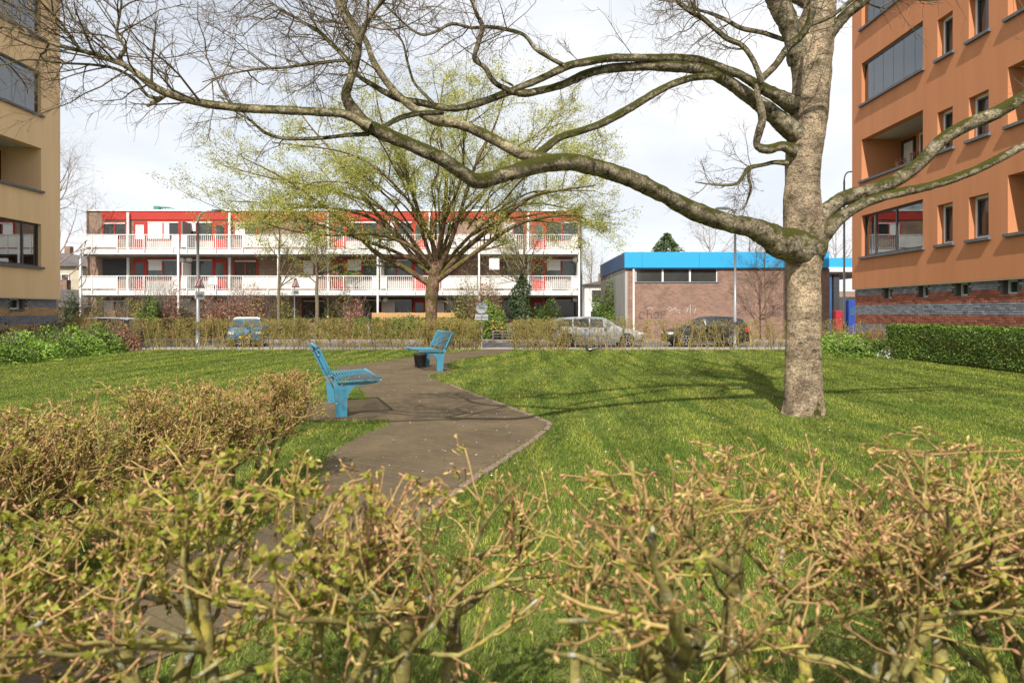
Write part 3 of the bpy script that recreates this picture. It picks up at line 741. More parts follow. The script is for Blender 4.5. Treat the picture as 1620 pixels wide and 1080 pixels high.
M['bark3'] = mk('grey_bark', (.12, .095, .07), (.2, .17, .10), 8, .9, .5, 40)
M['twig_far'] = mk('far_twig', (.24, .18, .14), (.32, .25, .2), 2, .9)
M['leaf2'] = leafm('maple_leaf', (.36, .38, .075), (.50, .51, .13), .45, c3=(.60, .58, .2))
M['leaf_small'] = leafm('bud_leaf', (.25, .26, .05), (.36, .34, .10), .3)
M['leaf_shrub'] = leafm('shrub_leaf', (.06, .115, .018), (.13, .22, .03), .25, c3=(.24, .33, .055))
M['leaf_bright'] = leafm('bright_leaf', (.13, .25, .03), (.24, .38, .05), .3, c3=(.34, .46, .10))
M['leaf_olive'] = leafm('olive_leaf', (.13, .135, .035), (.26, .25, .065), .3, c3=(.40, .35, .12))
M['leaf_brown'] = leafm('brown_leaf', (.22, .13, .06), (.38, .22, .11), .3, c3=(.46, .33, .15))
M['leaf_red'] = leafm('red_leaf', (.24, .10, .07), (.38, .18, .12), .3, c3=(.46, .30, .18))
M['leaf_dark'] = leafm('dark_leaf', (.025, .05, .02), (.055, .09, .03), .2, c3=(.11, .15, .06))
M['leaf_priv'] = leafm('privet_leaf', (.05, .10, .018), (.11, .19, .028), .25, .4, c3=(.26, .34, .06))
M['conifer'] = leafm('conifer_needles', (.06, .10, .035), (.13, .18, .06), .2)
M['petal_w'] = leafm('white_petal', (.7, .68, .66), (.8, .78, .78), .2); M['petal_y'] = leafm('yellow_petal', (.75, .5, .03), (.85, .65, .06), .3)
M['hedge_stem'] = None
def hedge_stem_mat():
    t = NT('hedge_stem'); v = t.coord()
    c = t.ramp(t.noise(v, 16, 7, .65), [(.36, (.075, .055, .028)), (.47, (.19, .155, .05)), (.66, (.34, .30, .10))])
    y = t.ramp(t.noise(v, 9, 6, .7), [(.55, (0, 0, 0)), (.66, (.8, .8, .8))]); c = t.mix(y, c, (.42, .345, .07))
    g = t.ramp(t.noise(v, 19, 5, .7), [(.57, (0, 0, 0)), (.66, (.8, .8, .8))]); c = t.mix(g, c, (.42, .43, .36))
    return t.done(t.pr(c, .9, .15, 0, t.bump(t.noise(v, 110, 6, .7), .8, .006)))
M['hedge_stem'] = hedge_stem_mat()
def twig_mat(name, a, b_, c_, d_):
    t = NT(name); v = t.coord(); g = t.n('NewGeometry')
    c = t.ramp(g.outputs['Random Per Island'], [(0, a), (.35, b_), (.7, c_), (1, d_)])
    c = t.mix(.7, c, t.ramp(t.noise(v, 60, 5, .7), [(.35, (.6, .6, .6)), (.65, (1.15, 1.15, 1.1))]), 'MULTIPLY')
    return t.done(t.pr(c, .8, .2, 0, t.bump(t.noise(v, 260, 4), .4, .003)))
M['hedge_twig'] = twig_mat('hedge_twig', (.10, .06, .025), (.31, .19, .075), (.45, .29, .125), (.40, .34, .08))
M['hedge_bud'] = leafm('hedge_bud', (.33, .15, .075), (.55, .30, .15), .15, c3=(.60, .46, .16))
M['hedge_leaf'] = leafm('hedge_leaf', (.22, .25, .03), (.34, .35, .045), .4, c3=(.46, .33, .10))
M['farhedge_twig'] = twig_mat('far_hedge_twig', (.2, .13, .065), (.36, .27, .11), (.44, .36, .14), (.32, .27, .09))
M['farhedge_leaf'] = leafm('far_hedge_leaf', (.18, .155, .035), (.34, .30, .075), .3, c3=(.44, .31, .11))

# ------------------------------------------------------------------ the big bare tree
def limb_from_px(rows, ys, m=40):
    """rows of (px, py, width px); ys = depth (m) at the first and last row, spread by picture length"""
    r = np.array(rows, float); d = np.concatenate([[0], np.cumsum(np.hypot(*np.diff(r[:, :2], axis=0).T))]); d /= d[-1]
    Y = np.interp(d, np.linspace(0, 1, len(ys)), ys)
    pts = np.stack([(r[:, 0] - CX) * Y / FPX, Y, H - (r[:, 1] - HY) * Y / FPX, r[:, 2] * Y / FPX / 2], -1)
    q = resample(pts, m); q[:, 3] = np.maximum(q[:, 3] * .84, .003); return q
def limb_mesh(name, q, mat, parent, k=14, amp=.07, seed=0, rough=0, flare=0):
    amp = amp * 1.35
    if rough: q = resample(q, len(q) * 2); k = int(k * 1.3)
    pts, rad = q[None, :, :3], q[None, :, 3]
    v, f = tubes(pts, rad, k)
    cen = np.repeat(q[:, :3], k, 0); d = v - cen
    nn = fbm(v, 5.0) * amp + fbm(v, 17.0, 2) * amp * .55
    if rough: nn = nn + rough * (np.abs(fbm(v, 33.0, 2)) - .5 + .6 * fbm(v, 90.0, 1)) * .5 + .06 * fbm(v, 1.7, 2)
    if flare:
        zz = v[:, 2] - q[:, 2].min(); an = np.arctan2(d[:, 1], d[:, 0]); nn = nn + np.exp(-zz / .13) * (.16 + .17 * np.sin(an * 3 + .6) + .12 * np.sin(an * 5 + 2)) * flare
    v = cen + d * (1 + nn)[:, None]
    return npmesh(name, v, f, mat, parent, True)

bt = thing('bare_tree', 'large bare pale-barked tree with mossy spreading limbs on the lawn', 'tree', tuple(G(1272, 655)))
bt_loc = np.array(bt.location)
TY = G(1272, 655)[1]
LB = {}
trunk = limb_from_px([(1272, 664, 88), (1272, 655, 74), (1272, 640, 68), (1271, 600, 63), (1271, 540, 61), (1272, 480, 60), (1272, 430, 61), (1273, 395, 72), (1274, 365, 76), (1271, 330, 68), (1269, 290, 61), (1270, 250, 64), (1275, 215, 66), (1281, 170, 66), (1284, 120, 70), (1284, 80, 76), (1288, 50, 74), (1296, 20, 60), (1300, -20, 54), (1306, -90, 46), (1300, -190, 36), (1310, -300, 24), (1300, -420, 12)], (TY, TY, TY + .2), 150)
def T(q): q = q.copy(); q[:, :3] -= bt_loc; return q
v_ = T(trunk)
limb_mesh('trunk', v_, M['bark1'], bt, 40, .03, 0, .022, 1.0)
LD = {
 'A': ([(1285, 392, 70), (1245, 388, 60), (1218, 374, 46), (1190, 361, 40), (1150, 352, 35), (1100, 335, 34), (1050, 309, 33), (1000, 284, 32), (950, 267, 32), (900, 257, 32), (850, 262, 30), (800, 276, 27), (758, 287, 27), (735, 276, 25), (700, 252, 25), (650, 229, 24), (612, 213, 27), (580, 197, 26), (556, 170, 23), (546, 150, 19)], (TY, 8.4, 7.2, 6.3, 6.0), 90),
 'A1': ([(585, 200, 24), (545, 181, 17), (500, 177, 16), (440, 174, 16), (380, 171, 16), (320, 163, 16), (270, 150, 15), (240, 135, 14), (215, 115, 12), (190, 100, 11), (150, 86, 9), (100, 74, 7), (50, 58, 5), (0, 42, 4), (-60, 40, 3)], (6.0, 5.6, 5.2), 60),
 'A1b': ([(262, 150, 9), (247, 160, 9), (232, 168, 6)], (5.7, 5.65), 12),
 'A1c': ([(250, 156, 7), (232, 150, 6), (215, 128, 6), (185, 110, 6), (150, 103, 5), (100, 100, 4), (40, 95, 3), (-20, 110, 2)], (5.75, 5.5, 5.2), 30),
 'A1d': ([(200, 108, 9), (190, 92, 9), (198, 75, 8), (185, 55, 6), (188, 30, 5), (192, 0, 4), (185, -40, 2)], (5.55, 5.3), 24),
 'A1e': ([(160, 88, 7), (130, 80, 6), (115, 62, 5), (95, 35, 4), (70, 10, 3), (50, -20, 2)], (5.45, 5.1), 20),
 'A2': ([(556, 175, 22), (547, 152, 18), (553, 130, 16), (562, 98, 17), (567, 66, 15), (558, 48, 12), (545, 26, 12), (533, 0, 11), (520, -40, 9), (500, -90, 6)], (6.05, 5.9, 5.7), 40),
 'A2b': ([(567, 68, 12), (573, 50, 10), (588, 22, 9), (607, 0, 8), (640, -40, 6)], (5.9, 5.7), 20),
 'A2c': ([(556, 100, 8), (530, 75, 8), (505, 50, 6), (470, 30, 5), (430, 5, 4), (400, -20, 2)], (5.95, 6.3), 24),
 'A2d': ([(568, 100, 6), (545, 96, 6), (500, 100, 6), (450, 107, 5), (405, 110, 4), (360, 118, 3), (320, 130, 2)], (5.95, 6.4), 24),
 'A3': ([(583, 212, 9), (550, 214, 8), (500, 219, 7), (450, 219, 7), (420, 210, 6), (395, 190, 5), (370, 175, 3), (345, 150, 2)], (6.15, 6.5, 6.8), 26),
 'A4': ([(600, 205, 8), (630, 188, 10), (660, 180, 10), (700, 178, 9)], (6.2, 6.9), 14),
 'B': ([(875, 254, 22), (855, 250, 21), (828, 245, 20), (800, 231, 20), (767, 213, 19), (727, 197, 18), (690, 190, 18), (660, 175, 15), (640, 160, 14), (617, 137, 13), (592, 100, 12), (580, 67, 11), (565, 42, 9), (550, 20, 8), (540, -5, 7), (520, -60, 4)], (7.1, 7.0, 7.2), 60),
 'C': ([(1140, 122, 14), (1115, 121, 13), (1085, 126, 13), (1047, 141, 14), (1000, 169, 16), (957, 193, 16), (920, 207, 14), (887, 217, 14), (868, 230, 15), (850, 245, 17)], (8.7, 7.3), 50),
 'D1': ([(1285, 225, 48), (1262, 213, 42), (1240, 197, 36), (1218, 177, 30), (1190, 156, 27), (1157, 133, 24), (1130, 117, 22), (1097, 108, 20), (1050, 105, 18), (1000, 106, 17), (960, 109, 17), (925, 118, 16), (890, 134, 15), (860, 142, 14), (830, 148, 15), (808, 145, 15), (767, 160, 14), (717, 172, 14), (667, 163, 13), (627, 155, 11), (587, 133, 9), (565, 118, 7), (545, 92, 6), (525, 72, 5), (495, 45, 4), (440, 15, 3)], (TY, 8.7, 8.0, 7.5, 7.3), 90),
 'D2': ([(1275, 175, 40), (1248, 162, 32), (1220, 147, 22), (1190, 130, 19), (1170, 118, 18), (1147, 110, 16), (1115, 98, 15), (1083, 93, 15), (1017, 92, 15), (967, 92, 15), (933, 97, 15), (900, 104, 14), (876, 115, 14), (850, 127, 13), (825, 137, 12), (802, 146, 10)], (TY, 8.9, 8.2, 7.6), 60),
 'D3': ([(893, 104, 9), (872, 93, 8), (847, 77, 8), (832, 58, 7), (815, 50, 7), (777, 43, 7), (745, 44, 6), (715, 38, 6), (690, 50, 5), (667, 55, 5), (645, 42, 4), (630, 28, 4), (610, 8, 3), (590, -20, 2)], (7.65, 7.2), 40),
 'D4': ([(812, 146, 11), (783, 131, 10), (767, 107, 9), (751, 93, 9), (757, 67, 9), (763, 42, 9), (754, 22, 7), (748, 0, 6), (752, -40, 4)], (7.5, 7.1), 34),
 'D5': ([(812, 136, 4), (798, 128, 4), (793, 125, 3)], (7.5, 7.45), 6),
 'D6': ([(690, 168, 6), (672, 150, 6), (655, 130, 5), (645, 100, 5), (638, 70, 4), (625, 50, 3), (600, 30, 2)], (7.3, 7.0), 20),
 'E': ([(1255, 238, 24), (1237, 231, 18), (1216, 236, 17), (1202, 234, 15), (1197, 226, 13), (1202, 205, 14), (1206, 190, 14), (1203, 170, 14), (1198, 148, 13), (1203, 128, 15), (1227, 103, 14), (1247, 75, 15), (1267, 57, 16), (1280, 35, 14), (1288, 0, 14), (1292, -40, 12), (1300, -100, 7)], (TY - .15, 8.9, 8.6, 8.3, 8.2), 70),
 'E2': ([(1205, 130, 14), (1196, 105, 11), (1185, 85, 10), (1172, 71, 10), (1150, 61, 10), (1130, 45, 9), (1110, 28, 9), (1090, 18, 8), (1070, 0, 7), (1040, -40, 4)], (8.7, 8.2), 40),
 'E3': ([(1280, 40, 8), (1300, 33, 8), (1318, 24, 7), (1340, 7, 7), (1355, -6, 6), (1390, -30, 3)], (8.4, 8.1), 18),
 'G1': ([(1245, 258, 12), (1225, 257, 8), (1207, 261, 7), (1185, 266, 9), (1176, 278, 7), (1166, 290, 6), (1147, 293, 5), (1120, 291, 3), (1100, 288, 2)], (TY - .1, 8.9), 26),
 'G2': ([(1187, 265, 6), (1184, 280, 6), (1188, 298, 5), (1183, 315, 4), (1178, 328, 3), (1169, 334, 2)], (9.1, 8.9), 18),
 'T1': ([(1272, 95, 56), (1258, 58, 46), (1240, 20, 42), (1226, -10, 38), (1205, -70, 30), (1170, -160, 22), (1150, -260, 12)], (TY, TY - .3, TY - .6), 50),
 'T2': ([(1302, 70, 30), (1315, 50, 24), (1338, 24, 21), (1365, 2, 19), (1400, -30, 16), (1450, -90, 10), (1500, -160, 5)], (TY, 8.6), 36),
 'T3': ([(1255, 66, 12), (1240, 63, 9), (1207, 52, 9), (1173, 45, 9), (1147, 31, 8), (1120, 20, 6), (1085, 10, 4), (1050, -20, 3)], (TY, TY + .4), 26),
 'R1': ([(1278, 352, 40), (1300, 340, 36), (1318, 325, 30), (1340, 312, 28), (1380, 301, 27), (1420, 284, 26), (1457, 257, 25), (1490, 221, 25), (1530, 198, 25), (1573, 180, 24), (1620, 153, 22), (1700, 100, 15), (1780, 40, 7)], (TY, 8.8, 8.3), 60),
 'R2': ([(1285, 392, 34), (1308, 366, 30), (1330, 344, 24), (1363, 323, 20), (1397, 311, 19), (1430, 303, 18), (1480, 292, 17), (1523, 277, 17), (1563, 260, 17), (1620, 230, 16), (1700, 190, 11), (1800, 150, 5)], (TY - .1, 8.9, 8.6), 50),
}
for nme, (rows, ys, m) in LD.items():
    LB[nme] = limb_from_px(rows, ys, m)
    wmax = max(r[2] for r in rows)
    limb_mesh('limb', T(LB[nme]), M['bark_pale' if nme in ('A1', 'A1b', 'B', 'A1d') else 'bark1l'], bt, 16 if wmax > 18 else 9, .075 if wmax > 18 else .05, 0, .13 if wmax > 12 else .08)
# knots and twigs
tw = Geo()
def spawn(q, k, t0, t1, ln, r, a0=30, a1=75, up=.04, rng=RNG, lv=3, n=7, wig=.2):
    pts = q[None, :, :3]; rad = q[None, :, 3]
    S_, D_, _ = kids(pts, rad, k, t0, t1, a0, a1, (.4, .6), rng)
    Ls = rng.uniform(*ln, len(S_)); r0 = rng.uniform(*r, len(S_))
    p1 = grow(S_, D_, Ls, n, wig, up, rng); r1 = taper(r0, n, .35); tw.tubes(p1, r1, 5)
    if lv < 2: return
    S2, D2, R2 = kids(p1, r1, 6, .2, 1, 25, 65, (.45, .7), rng)
    L2 = rng.uniform(.25, .7, len(S2)) * np.repeat(Ls, 6) * .75
    p2 = grow(S2, D2, L2, 6, .2, .02, rng); r2 = taper(np.clip(R2, .0022, .006), 6, .5); tw.tubes(p2, r2, 4)
    if lv < 3: return
    S3, D3, R3 = kids(p2, r2, 4, .2, 1, 20, 60, (.5, .8), rng)
    L3 = rng.uniform(.12, .38, len(S3)) * np.repeat(np.minimum(Ls, 1.2), 24)
    p3 = grow(S3, D3, L3, 4, .18, -.02, rng); r3 = taper(np.clip(R3, .0016, .003), 4, .7); tw.tubes(p3, r3, 3)
RT = np.random.default_rng(3)
for q in LB: LB[q] = T(LB[q])
for nme, k, t0, t1, ln, r in [
    ('A1', 16, .3, 1, (.4, 1.0), (.006, .011)), ('A1c', 6, .4, 1, (.3, .6), (.004, .007)), ('A1d', 9, .2, 1, (.4, .9), (.005, .008)), ('A1e', 8, .2, 1, (.4, .8), (.004, .007)),
    ('A2', 12, .35, 1, (.5, 1.1), (.006, .010)), ('A2b', 6, .3, 1, (.5, 1.0), (.006, .009)), ('A2c', 11, .2, 1, (.4, 1.0), (.005, .008)), ('A2d', 11, .15, 1, (.4, .9), (.004, .008)), ('A3', 6, .4, 1, (.3, .6), (.004, .006)),
    ('B', 12, .62, 1, (.5, 1.1), (.005, .009)), ('D1', 12, .78, 1, (.4, 1.0), (.005, .008)), ('D3', 13, .25, 1, (.4, .9), (.004, .008)), ('D4', 9, .25, 1, (.4, .9), (.004, .008)), ('D6', 7, .3, 1, (.3, .8), (.004, .007)),
    ('E2', 16, .25, 1, (.4, 1.0), (.005, .010)), ('E', 6, .75, 1, (.4, .9), (.005, .009)), ('E3', 3, .4, 1, (.3, .7), (.004, .007)), ('G1', 9, .3, 1, (.25, .6), (.004, .007)), ('G2', 6, .2, 1, (.2, .5), (.004, .006)),
    ('T3', 9, .35, 1, (.4, 1.0), (.005, .009)), ('T1', 22, .5, 1, (1.2, 2.6), (.012, .025)), ('T2', 10, .4, 1, (.8, 1.8), (.008, .016)), ('R1', 8, .82, 1, (.8, 1.6), (.008, .014)), ('R2', 6, .85, 1, (.6, 1.3), (.006, .01)), ('D2', 5, .35, .75, (.35, .8), (.004, .007)), ('C', 3, .15, .6, (.25, .5), (.003, .005)), ('D1', 5, .3, .5, (.25, .5), (.003, .006))]:
    spawn(LB[nme], int(round(k * 1.6)), t0, t1, ln, r, rng=RT)
tq = T(trunk)
spawn(tq[105:], 20, .1, 1, (1.4, 3.0), (.014, .03), rng=RT)
spawn(tq[112:], 12, .0, .8, (2.6, 4.6), (.035, .06), 25, 50, .08, RT, 2, 10, .12)
spawn(LB['T1'], 6, .45, .9, (2.4, 4.0), (.03, .05), 20, 45, .1, RT, 2, 10, .12)
tw.build('twigs', M['twig1'], bt, kind='stuff')

# ------------------------------------------------------------------ generic trees and shrubs
def tree_from_limbs(name, label, cat, base, trunkq, limbs, barkm, twigm, leafmat, nl, lsize, k1=12, ln1=(1.2, 2.6), k2=6, k3=3, flat=.5, seed=1, leafper=3, spread=.12, kt=16):
    rng = np.random.default_rng(seed); base = np.array(base)
    t = thing(name, label, cat, tuple(base))
    q = trunkq.copy(); q[:, :3] -= base; limb_mesh('trunk', q, barkm, t, kt, .06, 0, 0, .8 if kt > 12 else 0)
    g = Geo(); tips = []
    for lq in limbs:
        l = lq.copy(); l[:, :3] -= base
        limb_mesh('limb', l, barkm, t, 9, .06)
        S_, D_, R_ = kids(l[None, :, :3], l[None, :, 3], k1, .16, 1, 20, 60, (.4, .6), rng, flat)
        Ls = rng.uniform(*ln1, len(S_)); p1 = grow(S_, D_, Ls, 6, .16, .03, rng); r1 = taper(np.clip(R_, .006, .035), 6, .4); g.tubes(p1, r1, 4)
        S2, D2, R2 = kids(p1, r1, k2, .15, 1, 25, 60, (.5, .7), rng, flat); L2 = np.repeat(Ls, k2) * rng.uniform(.25, .55, len(S2))
        p2 = grow(S2, D2, L2, 5, .18, .03, rng); r2 = taper(np.clip(R2, .004, .012), 5, .5); g.tubes(p2[:, ::2], r2[:, ::2], 3)
        if k3:
            S3, D3, R3 = kids(p2, r2, k3, .2, 1, 25, 60, (.5, .8), rng, flat); L3 = np.repeat(L2, k3) * rng.uniform(.3, .6, len(S3))
            p3 = grow(S3, D3, L3, 4, .18, .03, rng); g.tubes(p3[:, [0, 2, 3]], taper(np.clip(R3, .003, .006), 3, .7), 3); tips.append(p3.reshape(-1, 3)); tips.append(p2[:, 1:].reshape(-1, 3)); tips.append(p1[:, 1:].reshape(-1, 3))
        else: tips.append(p2.reshape(-1, 3))
    g.build('twigs', twigm, t, kind='stuff')
    if leafmat is not None:
        tp = np.concatenate(tips); pick = rng.choice(len(tp), nl); c = tp[pick] + rng.normal(0, spread, (nl, 3)) * np.array([1, 1, .6])
        v, f = leaves(c, rng.uniform(lsize * .6, lsize * 1.3, nl), np.array([[0, 0, .5]]) + np.zeros((nl, 3)), rng, .6)
        npmesh('crown', v, f, leafmat, t, False)
    return t

def pxlimb(pts, Y0, Y1, w0, w1, m=26, jit=0):
    n = len(pts); rows = [(p[0], p[1], w0 + (w1 - w0) * i / (n - 1)) for i, p in enumerate(pts)]
    return limb_from_px(rows, (Y0, Y1), m)
Y2 = 26.3
tr2 = pxlimb([(681, 558), (681, 540), (682, 510), (682, 480), (684, 455), (688, 430), (690, 410)], Y2, Y2, 24, 22, 30); tr2[:4, 3] *= np.array([1.25, 1.15, 1.06, 1.02])
ll = [([(684, 452), (665, 440), (640, 424), (612, 410), (590, 396), (560, 366), (520, 332), (478, 300), (430, 272), (385, 250)], -1.5, 13),
      ([(688, 440), (660, 412), (630, 378), (590, 330), (560, 290), (525, 240), (495, 205), (465, 165)], 2.0, 10),
      ([(690, 425), (684, 385), (662, 335), (640, 265), (605, 195), (592, 135)], -2.5, 11),
      ([(692, 420), (702, 345), (706, 270), (694, 200), (702, 125)], 2.5, 11),
      ([(693, 430), (712, 385), (730, 330), (752, 262), (782, 200), (802, 140)], -1.0, 11),
      ([(692, 440), (735, 395), (790, 350), (840, 312), (890, 301), (940, 294)], 1.5, 12),
      ([(690, 445), (745, 405), (805, 362), (850, 346), (905, 340), (935, 350)], -2.5, 11),
      ([(688, 440), (660, 400), (600, 352), (540, 332), (440, 322), (360, 318)], 2.5, 9),
      ([(690, 430), (672, 380), (655, 330), (600, 270), (540, 240), (430, 225)], -3.5, 8),
      ([(692, 425), (720, 350), (780, 290), (850, 230), (880, 180)], 3.0, 8),
      ([(690, 420), (700, 360), (730, 280), (735, 200), (750, 150)], -3.8, 8),
      ([(690, 430), (650, 390), (590, 370), (520, 372), (450, 362), (410, 350)], -3.5, 8),
      ([(688, 440), (640, 405), (560, 375), (470, 345), (390, 338), (335, 332)], -1.0, 8), ([(690, 430), (610, 335), (520, 300), (430, 282), (355, 262)], 1.0, 7),
      ([(692, 432), (745, 372), (800, 330), (850, 322), (900, 330)], 4.0, 8)]
rz_ = np.random.default_rng(23)
for i in range(16):
    a_ = math.radians(-78 + 156 * (i + .5) / 16 + rz_.uniform(-4, 4)); L_ = rz_.uniform(210, 320) * (1.0 if abs(a_) < .9 else 1.05)
    pp = [(690 + L_ * t_ * math.sin(a_) * (1 - .05 * t_) + rz_.normal(0, 5), 428 - L_ * t_ * math.cos(a_) * (1 - .12 * t_) - 55 * math.sin(t_ * 3.1) * abs(math.sin(a_)) + rz_.normal(0, 4)) for t_ in (.22, .38, .54, .7, .86, 1)]
    ll.append((pp, rz_.uniform(-5, 5), rz_.uniform(2.6, 4.2)))
tree_from_limbs('leafing_tree', 'spreading tree with mossy limbs and fresh yellow-green leaves behind the far bench', 'tree', G(681, 553) * [1, 1, 0], tr2,
                [pxlimb(p, Y2, Y2 + dy, wd, 2.0, 30) for p, dy, wd in ll], M['bark2'], M['bark2'], M['leaf2'], 112000, .066, 13, (.8, 2.1), 6, 3, .45, 21)

def small_tree(name, label, px, Y, ztop, rad, zc, leafmat, nl, lsize, w=.09, seed=1, nlimb=9, bark='bark3', twig='bark3', z0=-.2, up=.08, k1=7, k2=5, k3=2, lean=0, cat='tree'):
    rng = np.random.default_rng(seed); x = (px - CX) * Y / FPX; base = np.array([x, Y, z0])
    zs = np.linspace(z0, ztop, 14); q = np.stack([x + rng.normal(0, .03, 14).cumsum() * .5 + lean * (zs - z0), Y + rng.normal(0, .02, 14).cumsum() * .5, zs, w * np.linspace(1, .15, 14) * .8], -1); q = resample(q, 24)
    q[0, :3] = base; limbs = []
    for i in range(nlimb):
        t = rng.uniform(.0, 1) ; zz = zc + (ztop - zc) * .85 * t; j = np.argmin(np.abs(q[:, 2] - zz)); a = rng.uniform(0, 6.28)
        d = np.array([[math.cos(a), math.sin(a), rng.uniform(.3, 1.1)]]); ln = rad * (1.15 - .5 * t) * rng.uniform(.7, 1.1)
        p = grow(q[j:j + 1, :3], d, np.array([ln * 1.2]), 9, .1, up, rng)[0]
        limbs.append(np.concatenate([p, (np.minimum(q[j, 3] * .5, .05) * np.linspace(1, .25, 9))[:, None]], 1))
    return tree_from_limbs(name, label, cat, base, q, limbs, M[bark], M[twig], leafmat, nl, lsize, k1, (rad * .25, rad * .6), k2, k3, .2, seed, spread=rad * .05, kt=8)
small_tree('young_tree', 'slim young tree just left of the warning sign post in front of the flats', 441, 40.5, 7.6, 2.2, 2.6, M['leaf_small'], 5000, .075, .16, 31, 11)
small_tree('young_tree', 'slim young tree just right of the warning sign post in front of the flats', 501, 40.8, 7.4, 2.2, 2.8, M['leaf_small'], 5000, .075, .18, 32, 11)
iv = small_tree('ivy_tree', 'bare tree with dark ivy wrapped around its trunk before the flats', 828, 41.0, 8.0, 2.9, 2.6, M['leaf_small'], 7000, .065, .15, 33, 15, k1=8, k2=6)
RI = np.random.default_rng(8); n = 2600
a = RI.uniform(0, 6.28, n); zz = RI.uniform(0, 3.9, n); rr = (.62 + .2 * np.sin(zz * 2.1 + a)) * RI.uniform(.65, 1.05, n) * np.where(zz > 3, (3.95 - zz).clip(.15, 1), 1)
c = np.stack([np.cos(a) * rr - .1, np.sin(a) * rr, zz], -1); v, f = leaves(c, RI.uniform(.09, .16, n), np.stack([np.cos(a), np.sin(a), .2 + 0 * a], -1), RI, .8)
npmesh('ivy', v, f, M['leaf_dark'], iv)
small_tree('bare_tree', 'tall bare tree rising beside the tan building behind the flats', 88, 46, 13.2, 4.3, 3.0, None, 0, 0, .22, 41, 22, 'twig_far', 'twig_far', k1=8, k2=5, k3=2)
small_tree('bare_tree', 'bare brownish tree beyond the pale house, between flats and hall', 936, 70, 7.6, 3.0, 1.0, None, 0, 0, .15, 42, 22, 'twig_far', 'twig_far', up=.15, k1=7, k2=5)
small_tree('bare_tree', 'bare tree behind the hall roof, right of the dark conifer', 1122, 66, 10.2, 3.6, 5.5, None, 0, 0, .16, 43, 16, 'twig_far', 'twig_far', k1=6, k2=4)
small_tree('bare_tree', 'bare tree behind the hall roof close to the street lamp', 1185, 68, 9.9, 4.0, 5.5, None, 0, 0, .16, 44, 16, 'twig_far', 'twig_far', k1=6, k2=4)
small_tree('bare_tree', 'bare tree behind the filling station canopy', 1322, 72, 11.5, 3.6, 5.0, None, 0, 0, .16, 45, 16, 'twig_far', 'twig_far', k1=6, k2=4)
small_tree('bare_tree', 'thin bare tree peeping over the left end of the flats roof', 152, 75, 14.5, 2.4, 8, None, 0, 0, .12, 46, 14, 'twig_far', 'twig_far', up=.2)
small_tree('street_tree', 'bare thorny tree in front of the brick hall beside the big trunk', 1214, 38.3, 5.4, 2.3, 1.2, None, 0, 0, .08, 47, 16, 'twig1', 'twig1', k1=7, k2=5, k3=3)
# conifer behind the hall
rng = np.random.default_rng(50); cb = np.array([(1055 - CX) * 62 / FPX, 62, -.2]); ct = thing('conifer', 'dark green conifer rising behind the blue hall roof', 'tree', tuple(cb))
b = MB(); b.cyl((0, 0, 0), (0, 0, 8.6), .2, .03); b.build('trunk', M['bark3'], ct)
n = 5200; z = 3.5 + 5.3 * rng.uniform(0, 1, n) ** 1.1; a = rng.uniform(0, 6.28, n); R_ = (8.95 - z) * .74 * (1 + .4 * np.sin(a * 5 + z * 3)) * rng.uniform(.3, 1, n) ** .5 + .05
c = np.stack([np.cos(a) * R_, np.sin(a) * R_, z - R_ * .25], -1); dd = np.stack([np.cos(a), np.sin(a), -.3 + 0 * a], -1)
v, f = leaves(c, rng.uniform(.2, .45, n), None, rng, .35, dirs=dd + rng.normal(0, .4, (n, 3))); npmesh('crown', v, f, M['conifer'], ct)

SEED = [100]
def shrub(label, x, y, z, rx, ry, h, leafmat, n, size, twigs=30, twigm='bark3', lump=.3, name='shrub', group=None, fl=None, ratio=.5, core=True):
    SEED[0] += 1; rng = np.random.default_rng(SEED[0])
    t = thing(name, label, 'shrub', (x, y, z), 0, group)
    d = unit(rng.normal(0, 1, (n, 3))); d[:, 2] = np.abs(d[:, 2]) * 1.0 - .12
    rr = rng.uniform(.12, 1, n) ** .38 * (1 + lump * fbm(d * 2 + x, 1.6, 2))
    c = d * rr[:, None] * np.array([rx, ry, h]); c[:, 2] = np.maximum(c[:, 2], .03)
    if leafmat is not None:
        v, f = leaves(c, rng.uniform(size * .6, size * 1.35, n), d + [0, 0, .5], rng, ratio); npmesh('foliage', v, f, leafmat, t)
    if twigs:
        S_ = rng.normal(0, .18, (twigs, 3)) * [rx, ry, 0]; D_ = rng.normal(0, .5, (twigs, 3)) * [rx, ry, 0] + [0, 0, h * .9]
        p = grow(S_, D_, rng.uniform(.7, 1.12, twigs) * h, 6, .1, .02, rng); g = Geo(); r = taper(rng.uniform(.008, .016, twigs), 6, .35); g.tubes(p, r, 4)
        s2, d2, r2 = kids(p, r, 6, .3, 1, 15, 45, (.5, .7), rng); p2 = grow(s2, d2, rng.uniform(.2, .5, len(s2)) * h, 4, .15, .04, rng); g.tubes(p2[:, [0, 1, 3]], taper(np.maximum(r2, .004), 3, .5), 3)
        g.build('stems', M[twigm], t, kind='stuff')
    if fl:
        fm, nf, fs = fl; cc = c[rng.choice(n, nf)] * 1.03; k = 4
        cc = np.repeat(cc, k, 0) + rng.normal(0, fs * .4, (nf * k, 3)); v, f = leaves(cc, fs, None, rng, .8); npmesh('flowers', v, f, M[fm], t)
    return t
